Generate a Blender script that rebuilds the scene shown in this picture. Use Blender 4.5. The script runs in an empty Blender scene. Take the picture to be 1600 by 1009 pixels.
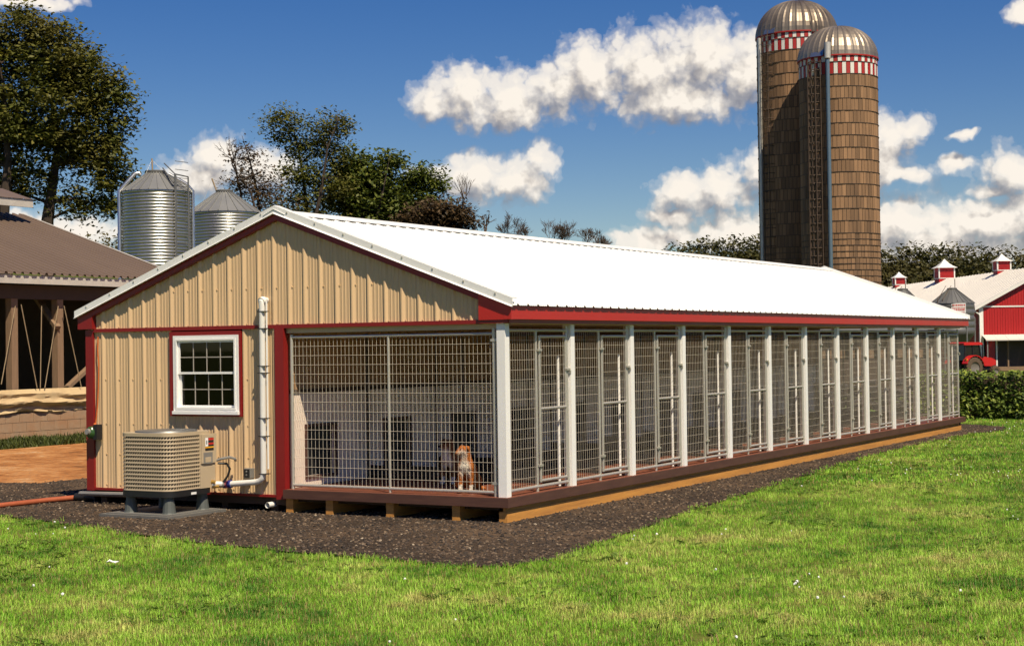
import bpy, math, random
import numpy as np
from mathutils import Vector, Matrix, noise as mnoise

rng = np.random.default_rng(11)
random.seed(11)
R = math.radians
scene = bpy.context.scene
COL = scene.collection

# ------------------------------------------------------------------ camera
FPX, YAW, PITCH, ROLL = 2533.25, R(-29.634), R(0.808), R(-0.807)
CAM = np.array([8.705, -15.139, 1.900])

def cam_axes():
    cy, sy, cp, sp = math.cos(YAW), math.sin(YAW), math.cos(PITCH), math.sin(PITCH)
    fwd = np.array([sy * cp, cy * cp, sp]); right = np.array([cy, -sy, 0.0]); up = np.cross(right, fwd)
    c, s = math.cos(ROLL), math.sin(ROLL)
    return c * right + s * up, -s * right + c * up, fwd
AR, AU, AF = cam_axes()
cd = bpy.data.cameras.new('camera'); co = bpy.data.objects.new('camera', cd); COL.objects.link(co)
cd.sensor_fit = 'HORIZONTAL'; cd.sensor_width = 36.0; cd.lens = FPX / 1600.0 * 36.0
cd.clip_start = 0.1; cd.clip_end = 5000
M = Matrix(((AR[0], AU[0], -AF[0], CAM[0]), (AR[1], AU[1], -AF[1], CAM[1]), (AR[2], AU[2], -AF[2], CAM[2]), (0, 0, 0, 1)))
co.matrix_world = M
scene.camera = co

def at(u, v, d):
    """world point seen at photo position (u, v) at depth d metres"""
    return CAM + (AF * FPX + AR * (u - 800) - AU * (v - 504.5)) / FPX * d
def ray(u, v):
    d = AF * FPX + AR * (u - 800) - AU * (v - 504.5); return d / np.linalg.norm(d)
def onplane(u, v, ax, val):
    d = ray(u, v); return CAM + d * ((val - CAM[ax]) / d[ax])

# ------------------------------------------------------------------ light
SUN_PHI, SUN_EL = R(33.0), R(54.5)           # sun azimuth from +x towards -y, elevation
sdir = Vector((math.cos(SUN_PHI) * math.cos(SUN_EL), -math.sin(SUN_PHI) * math.cos(SUN_EL), math.sin(SUN_EL)))
sl = bpy.data.lights.new('sun', 'SUN'); so = bpy.data.objects.new('sun', sl); COL.objects.link(so)
sl.energy = 5.0; sl.angle = R(0.53); sl.color = (1.0, 0.87, 0.66)
so.rotation_euler = sdir.to_track_quat('Z', 'Y').to_euler(); so.location = (20, -20, 40)

scene.view_settings.view_transform = 'Standard'; scene.view_settings.look = 'None'
scene.view_settings.exposure = 0.3; scene.view_settings.gamma = 1.0
scene.render.engine = 'CYCLES'
scene.cycles.max_bounces = 6; scene.cycles.diffuse_bounces = 3; scene.cycles.glossy_bounces = 3
scene.cycles.use_adaptive_sampling = True; scene.cycles.adaptive_threshold = 0.03; scene.cycles.use_denoising = True
scene.cycles.transparent_max_bounces = 16

# ------------------------------------------------------------------ node helper
class NT:
    def __init__(s, tree): s.t = tree; s.n = tree.nodes; s.l = tree.links
    def new(s, typ, **kw):
        n = s.n.new(typ)
        for k, v in kw.items(): setattr(n, k, v)
        return n
    def put(s, sock, val):
        if hasattr(val, 'is_linked') or isinstance(val, bpy.types.NodeSocket): s.l.new(val, sock)
        else: sock.default_value = val
    def math(s, op, a, b=None, c=None, clamp=False):
        n = s.new('ShaderNodeMath', operation=op); n.use_clamp = clamp
        s.put(n.inputs[0], a)
        if b is not None: s.put(n.inputs[1], b)
        if c is not None: s.put(n.inputs[2], c)
        return n.outputs[0]
    def vmath(s, op, a, b=None, scale=None):
        n = s.new('ShaderNodeVectorMath', operation=op); s.put(n.inputs[0], a)
        if b is not None: s.put(n.inputs[1], b)
        if scale is not None: s.put(n.inputs['Scale'], scale)
        return n.outputs['Value'] if op in ('LENGTH', 'DOT_PRODUCT', 'DISTANCE') else n.outputs[0]
    def noise(s, vec, scale, detail=4, rough=0.55, dim='3D', dist=0.0, out=0):
        n = s.new('ShaderNodeTexNoise', noise_dimensions=dim)
        if vec is not None: s.put(n.inputs['Vector'], vec)
        n.inputs['Scale'].default_value = scale; n.inputs['Detail'].default_value = detail
        n.inputs['Roughness'].default_value = rough; n.inputs['Distortion'].default_value = dist
        return n.outputs[out]
    def ramp(s, fac, stops, interp='LINEAR'):
        n = s.new('ShaderNodeValToRGB'); cr = n.color_ramp; cr.interpolation = interp
        while len(cr.elements) > len(stops): cr.elements.remove(cr.elements[-1])
        while len(cr.elements) < len(stops): cr.elements.new(1.0)
        for e, (p, c) in zip(cr.elements, stops):
            e.position = p; e.color = (c[0], c[1], c[2], 1) if not isinstance(c, (int, float)) else (c, c, c, 1)
        s.put(n.inputs[0], fac); return n.outputs[0]
    def mix(s, fac, a, b, typ='MIX'):
        n = s.new('ShaderNodeMix', data_type='RGBA', blend_type=typ)
        s.put(n.inputs[0], fac)
        s.put(n.inputs[6], a if not isinstance(a, tuple) else (*a[:3], 1)); s.put(n.inputs[7], b if not isinstance(b, tuple) else (*b[:3], 1))
        return n.outputs[2]

# ------------------------------------------------------------------ world: Nishita sky with cumulus
world = bpy.data.worlds.new('World'); scene.world = world; world.use_nodes = True
w = NT(world.node_tree); w.n.clear()
sky = w.new('ShaderNodeTexSky', sky_type='NISHITA'); sky.sun_disc = False
sky.sun_elevation = SUN_EL; sky.sun_rotation = math.atan2(sdir.x, sdir.y)
sky.altitude = 150; sky.air_density = 1.0; sky.dust_density = 0.0; sky.ozone_density = 3.0
tc = w.new('ShaderNodeTexCoord')
sep = w.new('ShaderNodeSeparateXYZ'); w.l.new(tc.outputs['Generated'], sep.inputs[0])
az = w.math('MULTIPLY', w.math('ARCTAN2', sep.outputs[0], sep.outputs[1]), 180 / math.pi)
el = w.math('MULTIPLY', w.math('ARCSINE', sep.outputs[2]), 180 / math.pi)
pc = w.new('ShaderNodeCombineXYZ'); w.l.new(az, pc.inputs[0]); w.l.new(el, pc.inputs[1])
P0 = pc.outputs[0]
# cumulus puffs as (azimuth, elevation, half width, half height) in degrees
DEG = 57.2958 / FPX
PUFFS_PX = [(676, 160, 46, 40), (724, 146, 66, 54), (796, 152, 76, 54), (868, 140, 56, 52), (922, 112, 74, 70), (1010, 112, 104, 78),
            (1100, 88, 84, 72), (1172, 112, 84, 76), (1060, 158, 130, 40), (790, 182, 100, 28),
            (742, 276, 74, 46), (806, 282, 66, 42), (848, 252, 36, 34), (672, 268, 40, 16),
            (342, 244, 54, 40), (312, 276, 70, 40), (410, 266, 76, 44),
            (130, 364, 80, 28), (30, 352, 70, 26), (50, 2, 90, 14),
            (1066, 300, 56, 42), (1130, 294, 66, 48), (1192, 270, 54, 48), (1052, 338, 52, 20), (1160, 366, 120, 46), (1030, 374, 100, 26),
            (1392, 206, 68, 36), (1376, 250, 50, 50), (1406, 274, 60, 20), (1506, 212, 24, 9), (1492, 256, 32, 18), (1584, 264, 56, 40), (1548, 298, 44, 16),
            (1412, 346, 110, 50), (1530, 350, 110, 52), (1620, 344, 80, 64), (1470, 388, 200, 46), (1595, 20, 26, 28)]
PUFFS = []
for (u, v, rx, ry) in PUFFS_PX:
    d = ray(u, v); PUFFS.append((math.degrees(math.atan2(d[0], d[1])), math.degrees(math.asin(d[2])), rx * DEG * 1.04, ry * DEG * 1.04))
# the same kind of cumulus scattered round the rest of the sky
rs = random.Random(5)
for k in range(9):
    a0 = rs.uniform(5, 300); a0 = a0 if a0 < 180 else a0 - 360
    e0 = rs.uniform(6, 34); s0 = rs.uniform(6.0, 10.0)
    PUFFS.append((a0, e0, s0 * 1.5, s0 * 0.55))
def cloud_field(P):
    """cloud thickness field: smooth union of puffs, billowed by noise"""
    wv = w.noise(P, 1.0, 2.5, 0.6, dim='2D', out=1)
    Q = w.vmath('ADD', P, w.vmath('SCALE', w.vmath('SUBTRACT', wv, (0.5, 0.5, 0.5)), scale=0.62))
    acc = None
    for (a, e, rx, ry) in PUFFS:
        d = w.vmath('LENGTH', w.vmath('MULTIPLY', w.vmath('SUBTRACT', Q, (a, e, 0)), (1 / rx, 1 / ry, 0)))
        acc = d if acc is None else w.math('SMOOTH_MIN', acc, d, 0.34)
    F = w.math('SUBTRACT', 1.0, acc)
    vo = w.new('ShaderNodeTexVoronoi', feature='F1', voronoi_dimensions='2D'); w.l.new(Q, vo.inputs['Vector']); vo.inputs['Scale'].default_value = 1.25
    vo.inputs['Detail'].default_value = 2.0; vo.inputs['Roughness'].default_value = 0.55
    b = w.math('MULTIPLY', w.math('SUBTRACT', 0.58, vo.outputs['Distance']), 0.40)
    n2 = w.math('MULTIPLY', w.math('SUBTRACT', w.noise(P, 2.6, 5, 0.58, dim='2D'), 0.45), 0.34)
    return w.math('ADD', w.math('ADD', F, b), n2)
T0 = cloud_field(P0)
T1 = cloud_field(w.vmath('ADD', P0, (0.30, 0.75, 0)))
cover = w.ramp(w.math('ADD', T0, 0.09), [(0.0, 0.0), (0.14, 0.16), (0.50, 0.86), (0.80, 1.0)], 'EASE')
slope = w.math('SUBTRACT', T0, T1)
lit = w.ramp(w.math('MULTIPLY_ADD', slope, 0.85, 0.57, clamp=True), [(0.0, (0.22, 0.215, 0.235)), (0.30, (0.34, 0.325, 0.33)), (0.52, (0.56, 0.515, 0.47)), (0.82, (0.84, 0.775, 0.69))], 'LINEAR')
skyc = w.new('ShaderNodeHueSaturation'); w.l.new(sky.outputs[0], skyc.inputs['Color']); skyc.inputs['Saturation'].default_value = 1.42; skyc.inputs['Hue'].default_value = 0.518; skyc.inputs['Value'].default_value = 1.0
SKY_STRENGTH = 0.058
cl = w.vmath('SCALE', lit, scale=1.0 / SKY_STRENGTH * 0.95)
fin = w.mix(cover, skyc.outputs[0], cl)
# nothing below the horizon but dull ground light
below = w.math('LESS_THAN', el, -0.2)
fin = w.mix(below, fin, (1.2, 1.1, 0.8))
world.cycles.sampling_method = 'NONE'
bg = w.new('ShaderNodeBackground'); w.l.new(fin, bg.inputs['Color']); bg.inputs['Strength'].default_value = SKY_STRENGTH
wo = w.new('ShaderNodeOutputWorld'); w.l.new(bg.outputs[0], wo.inputs['Surface'])

# ------------------------------------------------------------------ materials
MATS = {}
def newmat(name):
    m = bpy.data.materials.new(name); m.use_nodes = True; t = NT(m.node_tree); t.n.clear()
    b = t.new('ShaderNodeBsdfPrincipled'); o = t.new('ShaderNodeOutputMaterial'); t.l.new(b.outputs[0], o.inputs[0])
    MATS[name] = m
    return m, t, b, o
def pmat(name, col, rough=0.5, metal=0.0, var=0.12, scale=6.0, bump=0.0, bscale=40.0, stretch=(1, 1, 1), dirt=None, dirt_amt=0.0, spec=0.5, island=0.0, rvar=0.08):
    m, t, b, o = newmat(name)
    g = t.new('ShaderNodeNewGeometry')
    pos = t.vmath('MULTIPLY', g.outputs['Position'], stretch)
    n = t.noise(pos, scale, 5, 0.6)
    c = t.mix(n, tuple(x * (1 - var) for x in col), tuple(min(1, x * (1 + var)) for x in col))
    if dirt is not None:
        n2 = t.noise(pos, scale * 0.37, 6, 0.68)
        c = t.mix(t.math('MULTIPLY', t.ramp(n2, [(0.42, 0.0), (0.72, 1.0)]), dirt_amt), c, dirt)
    if island:
        f = t.math('MULTIPLY_ADD', g.outputs['Random Per Island'], 2 * island, 1 - island)
        c = t.vmath('SCALE', c, scale=f)
    t.put(b.inputs['Base Color'], c)
    t.put(b.inputs['Roughness'], t.math('MULTIPLY_ADD', n, rvar * 2, rough - rvar, clamp=True)); b.inputs['Metallic'].default_value = metal
    b.inputs['Specular IOR Level'].default_value = spec
    if bump:
        bn = t.new('ShaderNodeBump'); bn.inputs['Strength'].default_value = bump; bn.inputs['Distance'].default_value = 0.01
        t.put(bn.inputs['Height'], t.noise(pos, bscale, 4, 0.6)); t.l.new(bn.outputs[0], b.inputs['Normal'])
    return m
pmat('tan_steel', (0.65, 0.455, 0.258), 0.42, var=0.06, scale=1.5, stretch=(1, 1, 0.25), dirt=(0.42, 0.29, 0.17), dirt_amt=0.28)
pmat('tan_shaded', (0.36, 0.20, 0.09), 0.5, var=0.06)  # darker copy of the tan steel, the shade of the runs put into its colour
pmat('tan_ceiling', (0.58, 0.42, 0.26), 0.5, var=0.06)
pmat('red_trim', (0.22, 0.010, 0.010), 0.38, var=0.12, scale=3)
pmat('red_fascia', (0.43, 0.020, 0.014), 0.38, var=0.10, scale=2)
pmat('white_roof', (0.80, 0.80, 0.78), 0.42, var=0.03, scale=1.2, dirt=(0.62, 0.61, 0.58), dirt_amt=0.25)
pmat('white_vinyl', (0.86, 0.85, 0.83), 0.35, var=0.02, scale=3, dirt=(0.72, 0.68, 0.62), dirt_amt=0.15)
pmat('muntin_tan', (0.40, 0.36, 0.31), 0.5)
pmat('white_panel', (0.88, 0.74, 0.62), 0.5, var=0.04, scale=2, dirt=(0.62, 0.52, 0.44), dirt_amt=0.35)
pmat('galvanised', (0.56, 0.52, 0.45), 0.42, metal=0.55, var=0.15, scale=30)
pmat('galvanised_wire', (0.72, 0.65, 0.53), 0.45, metal=0.1, var=0.1, scale=30)
pmat('shaded_wire', (0.085, 0.063, 0.046), 0.55, metal=0.3, var=0.1, scale=30)  # darkened copy of the galvanised wire, shade inside the runs put into its colour
pmat('deck_brown', (0.20, 0.066, 0.036), 0.55, var=0.22, scale=5, stretch=(12, 0.5, 3), bump=0.15, bscale=30, island=0.15)
pmat('rim_brown', (0.078, 0.034, 0.025), 0.5, var=0.16, scale=6, stretch=(1, 1, 8), dirt=(0.16, 0.075, 0.045), dirt_amt=0.4)
pmat('treated_lumber', (0.56, 0.26, 0.055), 0.7, var=0.25, scale=7, stretch=(1, 0.35, 6), bump=0.25, bscale=25, dirt=(0.25, 0.10, 0.03), dirt_amt=0.6)
pmat('dark_wood', (0.06, 0.035, 0.02), 0.8, var=0.3)
pmat('black_plastic', (0.012, 0.012, 0.013), 0.5, var=0.2)
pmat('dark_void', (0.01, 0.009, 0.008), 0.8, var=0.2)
pmat('pvc_white', (0.78, 0.77, 0.73), 0.35, var=0.04, dirt=(0.6, 0.56, 0.48), dirt_amt=0.25)
pmat('ac_tan', (0.46, 0.365, 0.245), 0.45, var=0.06, scale=4)
pmat('grey_plastic', (0.085, 0.095, 0.09), 0.6, var=0.15)
pmat('pad_grey', (0.13, 0.125, 0.115), 0.8, var=0.25, bump=0.2)
pmat('grey_metal', (0.26, 0.25, 0.23), 0.5, metal=0.3)
pmat('brass', (0.60, 0.36, 0.08), 0.35, metal=0.8)
pmat('blue_label', (0.02, 0.03, 0.22), 0.4); pmat('pink_print', (0.6, 0.16, 0.2), 0.4)
pmat('black_print', (0.015, 0.015, 0.015), 0.5); pmat('red_print', (0.55, 0.03, 0.02), 0.5); pmat('yellow_print', (0.75, 0.36, 0.02), 0.5); pmat('white_print', (0.8, 0.8, 0.78), 0.5)
pmat('orange_cord', (0.55, 0.12, 0.02), 0.5)
pmat('green_enamel', (0.035, 0.085, 0.022), 0.22, var=0.3)
pmat('rust_pipe', (0.34, 0.085, 0.035), 0.55, var=0.3, scale=9)
pmat('silver_bin', (0.58, 0.58, 0.56), 0.30, metal=0.92, var=0.1, scale=1.5, dirt=(0.38, 0.35, 0.32), dirt_amt=0.4)
pmat('grey_cone', (0.30, 0.30, 0.29), 0.45, metal=0.55, var=0.15, scale=1.2)
pmat('dark_bin', (0.17, 0.17, 0.165), 0.45, metal=0.45, var=0.12, scale=1.0)
pmat('dome_steel', (0.33, 0.275, 0.215), 0.40, metal=0.6, var=0.45, scale=0.9, stretch=(1, 1, 0.3), dirt=(0.075, 0.05, 0.032), dirt_amt=0.9)
pmat('check_red', (0.36, 0.016, 0.014), 0.6, var=0.2, scale=1.5); pmat('check_white', (0.72, 0.70, 0.64), 0.6, var=0.1, scale=1.5, dirt=(0.4, 0.33, 0.25), dirt_amt=0.4)
pmat('hoop_dark', (0.07, 0.045, 0.03), 0.7, var=0.2)
pmat('blue_pipe', (0.16, 0.22, 0.27), 0.35, metal=0.5, var=0.12)
pmat('pale_pipe', (0.50, 0.48, 0.44), 0.4, metal=0.3, var=0.15)
pmat('stave', (0.275, 0.156, 0.080), 0.85, var=0.34, scale=0.9, stretch=(2.2, 2.2, 0.18), dirt=(0.075, 0.045, 0.026), dirt_amt=0.8, island=0.3, bump=0.3, bscale=14)
pmat('brown_roof', (0.155, 0.108, 0.080), 0.55, var=0.1, scale=0.8, stretch=(0.25, 1, 1), dirt=(0.11, 0.076, 0.056), dirt_amt=0.5)
pmat('old_timber', (0.23, 0.145, 0.085), 0.85, var=0.3, scale=5, stretch=(5, 5, 0.6), bump=0.5, bscale=18)
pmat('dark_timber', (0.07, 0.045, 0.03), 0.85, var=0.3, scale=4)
pmat('pale_fascia', (0.50, 0.46, 0.41), 0.5, var=0.1, dirt=(0.3, 0.26, 0.22), dirt_amt=0.4)
pmat('tarp', (0.54, 0.40, 0.22), 0.65, var=0.15, scale=3, dirt=(0.3, 0.19, 0.09), dirt_amt=0.5)
pmat('block', (0.34, 0.225, 0.14), 0.9, var=0.22, scale=6, bump=0.5, bscale=60, dirt=(0.33, 0.14, 0.05), dirt_amt=0.6, island=0.1)
pmat('rope', (0.30, 0.22, 0.13), 0.8)
pmat('barn_red', (0.40, 0.012, 0.012), 0.45, var=0.08, scale=0.5)
pmat('barn_white', (0.78, 0.76, 0.72), 0.45, var=0.05, scale=0.6, dirt=(0.58, 0.53, 0.47), dirt_amt=0.3)
pmat('barn_roof', (0.68, 0.64, 0.58), 0.45, var=0.05, scale=0.3, dirt=(0.5, 0.46, 0.4), dirt_amt=0.4)
pmat('screen_dark', (0.055, 0.042, 0.035), 0.7, var=0.2, scale=1)
pmat('tractor_red', (0.50, 0.016, 0.014), 0.3, var=0.08); pmat('tyre', (0.10, 0.065, 0.04), 0.9, var=0.35, scale=6); pmat('tyre_hub', (0.25, 0.22, 0.19), 0.5, metal=0.4)
pmat('cab_glass', (0.012, 0.012, 0.013), 0.08, var=0.1, spec=0.6); pmat('lamp_orange', (0.8, 0.25, 0.01), 0.4)
pmat('bark', (0.042, 0.028, 0.019), 0.9, var=0.35, scale=4, stretch=(4, 4, 0.6), bump=0.6, bscale=14)
pmat('twig', (0.085, 0.058, 0.043), 0.9, var=0.3, scale=3)
pmat('mortar', (0.30, 0.25, 0.20), 0.9, var=0.2)
pmat('paper_white', (0.8, 0.8, 0.78), 0.6)
pmat('rubble', (0.035, 0.030, 0.027), 0.8, var=0.5, scale=3, island=0.6, dirt=(0.16, 0.13, 0.10), dirt_amt=0.35)

def leafmat(name, stops, trans=0.25, rough=0.55, patch=None, pscale=0.3):
    m, t, b, o = newmat(name)
    g = t.new('ShaderNodeNewGeometry')
    c = t.ramp(g.outputs['Random Per Island'], stops)
    if patch:
        n = t.noise(g.outputs['Position'], pscale, 3, 0.6)
        c = t.mix(t.ramp(n, [(0.45, 0.0), (0.66, 1.0)]), c, patch)
    t.put(b.inputs['Base Color'], c); b.inputs['Roughness'].default_value = rough; b.inputs['Specular IOR Level'].default_value = 0.25
    tr = t.new('ShaderNodeBsdfTranslucent'); t.put(tr.inputs[0], c)
    mx = t.new('ShaderNodeMixShader'); mx.inputs[0].default_value = trans
    t.l.new(b.outputs[0], mx.inputs[1]); t.l.new(tr.outputs[0], mx.inputs[2]); t.l.new(mx.outputs[0], o.inputs[0])
    return m
leafmat('leaf_olive', [(0, (0.038, 0.049, 0.009)), (0.5, (0.077, 0.088, 0.013)), (0.9, (0.133, 0.132, 0.019)), (1, (0.207, 0.171, 0.024))], patch=(0.108, 0.097, 0.019), pscale=0.35)
leafmat('leaf_green', [(0, (0.036, 0.055, 0.010)), (0.6, (0.083, 0.110, 0.015)), (1, (0.148, 0.158, 0.025))])
leafmat('leaf_brown', [(0, (0.034, 0.024, 0.012)), (0.6, (0.073, 0.046, 0.020)), (1, (0.120, 0.073, 0.031))])
leafmat('leaf_hedge', [(0, (0.051, 0.086, 0.015)), (0.6, (0.141, 0.205, 0.029)), (1, (0.332, 0.384, 0.063))], trans=0.3)
leafmat('leaf_wood', [(0, (0.025, 0.030, 0.009)), (0.6, (0.054, 0.055, 0.013)), (1, (0.100, 0.086, 0.021))], patch=(0.100, 0.078, 0.021), pscale=0.05)
leafmat('leaf_weed_bright', [(0, (0.07, 0.14, 0.02)), (1, (0.20, 0.30, 0.05))], trans=0.35)
leafmat('leaf_weed', [(0, (0.03, 0.04, 0.01)), (1, (0.10, 0.12, 0.025))])

# glass pane: mirror-like reflection over a clear view into the room
m, t, b, o = newmat('pane_glass'); t.n.remove(b)
fr = t.new('ShaderNodeFresnel'); fr.inputs[0].default_value = 1.5
tp = t.new('ShaderNodeBsdfTransparent'); tp.inputs[0].default_value = (0.55, 0.55, 0.54, 1)
gl = t.new('ShaderNodeBsdfGlossy'); gl.inputs['Roughness'].default_value = 0.02
mx = t.new('ShaderNodeMixShader'); t.l.new(fr.outputs[0], mx.inputs[0]); t.l.new(tp.outputs[0], mx.inputs[1]); t.l.new(gl.outputs[0], mx.inputs[2]); t.l.new(mx.outputs[0], o.inputs[0])

# ground materials
def groundmat(name, stops, s1, s2, bump, bscale, rough=0.95, speck=None):
    m, t, b, o = newmat(name)
    g = t.new('ShaderNodeNewGeometry'); p = g.outputs['Position']
    a = t.noise(p, s1, 6, 0.65); c2 = t.noise(p, s2, 4, 0.6)
    f = t.math('ADD', t.math('MULTIPLY', a, 0.6), t.math('MULTIPLY', c2, 0.4))
    c = t.ramp(f, stops)
    if speck:
        v = t.new('ShaderNodeTexVoronoi'); t.put(v.inputs['Vector'], p); v.inputs['Scale'].default_value = speck[0]
        c = t.mix(t.math('MULTIPLY', t.ramp(v.outputs['Distance'], [(0.12, 1.0), (0.4, 0.0)]), speck[2]), c, t.mix(v.outputs['Color'], tuple(x * 0.25 for x in speck[1]), speck[1]))
    t.put(b.inputs['Base Color'], c); b.inputs['Roughness'].default_value = rough; b.inputs['Specular IOR Level'].default_value = 0.15
    bn = t.new('ShaderNodeBump'); bn.inputs['Strength'].default_value = bump; bn.inputs['Distance'].default_value = 0.02
    t.put(bn.inputs['Height'], t.noise(p, bscale, 5, 0.7)); t.l.new(bn.outputs[0], b.inputs['Normal'])
    return m
groundmat('lawn_soil', [(0.3, (0.045, 0.075, 0.012)), (0.5, (0.115, 0.14, 0.022)), (0.7, (0.20, 0.17, 0.055))], 0.9, 14, 0.6, 40)
groundmat('field', [(0.3, (0.05, 0.075, 0.014)), (0.55, (0.085, 0.10, 0.02)), (0.75, (0.15, 0.12, 0.04))], 0.25, 5, 0.4, 20)
groundmat('gravel_mat', [(0.36, (0.020, 0.015, 0.012)), (0.5, (0.070, 0.049, 0.034)), (0.62, (0.17, 0.11, 0.066))], 0.55, 22, 1.0, 60, speck=(55, (0.20, 0.14, 0.09), 0.45))
groundmat('dirt_mat', [(0.36, (0.13, 0.050, 0.018)), (0.47, (0.36, 0.145, 0.045)), (0.56, (0.48, 0.23, 0.085)), (0.66, (0.50, 0.33, 0.19))], 0.9, 5, 1.0, 18, speck=(14, (0.24, 0.18, 0.12), 0.6))

def grassmat(name):
    m, t, b, o = newmat(name)
    g = t.new('ShaderNodeNewGeometry'); p = g.outputs['Position']
    oi = t.new('ShaderNodeObjectInfo')
    big = t.noise(t.vmath('MULTIPLY', p, (1, 1, 0)), 0.55, 5, 0.66); mid = t.noise(t.vmath('MULTIPLY', p, (1, 1, 0)), 2.6, 4, 0.6)
    f = t.math('ADD', t.math('ADD', t.math('MULTIPLY', big, 0.62), t.math('MULTIPLY', mid, 0.30)), t.math('MULTIPLY', g.outputs['Random Per Island'], 0.10))
    f = t.math('MULTIPLY_ADD', f, 1.75, 0.500 - 0.515 * 1.75)
    c = t.ramp(f, [(0.38, (0.060, 0.150, 0.018)), (0.46, (0.150, 0.260, 0.025)), (0.53, (0.245, 0.365, 0.045)), (0.61, (0.35, 0.42, 0.085)), (0.72, (0.48, 0.38, 0.16))])
    rnd = t.math('MULTIPLY_ADD', oi.outputs['Random'], 0.5, 0.75)
    c = t.vmath('MULTIPLY', t.vmath('SCALE', c, scale=rnd), (1.32, 1.60, 1.22))
    c = t.mix(t.math('GREATER_THAN', g.outputs['Random Per Island'], 0.93), c, (0.42, 0.33, 0.13))
    t.put(b.inputs['Base Color'], c); b.inputs['Roughness'].default_value = 0.5; b.inputs['Specular IOR Level'].default_value = 0.3
    tr = t.new('ShaderNodeBsdfTranslucent'); t.put(tr.inputs[0], c)
    mx = t.new('ShaderNodeMixShader'); mx.inputs[0].default_value = 0.35
    t.l.new(b.outputs[0], mx.inputs[1]); t.l.new(tr.outputs[0], mx.inputs[2]); t.l.new(mx.outputs[0], o.inputs[0])
grassmat('grass_blade')
m, t, b, o = newmat('pebble'); oi = t.new('ShaderNodeObjectInfo')
t.put(b.inputs['Base Color'], t.ramp(oi.outputs['Random'], [(0, (0.014, 0.011, 0.009)), (0.5, (0.052, 0.037, 0.027)), (0.84, (0.125, 0.085, 0.055)), (0.98, (0.21, 0.15, 0.095)), (1, (0.36, 0.29, 0.21))]))
b.inputs['Roughness'].default_value = 0.9

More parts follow.
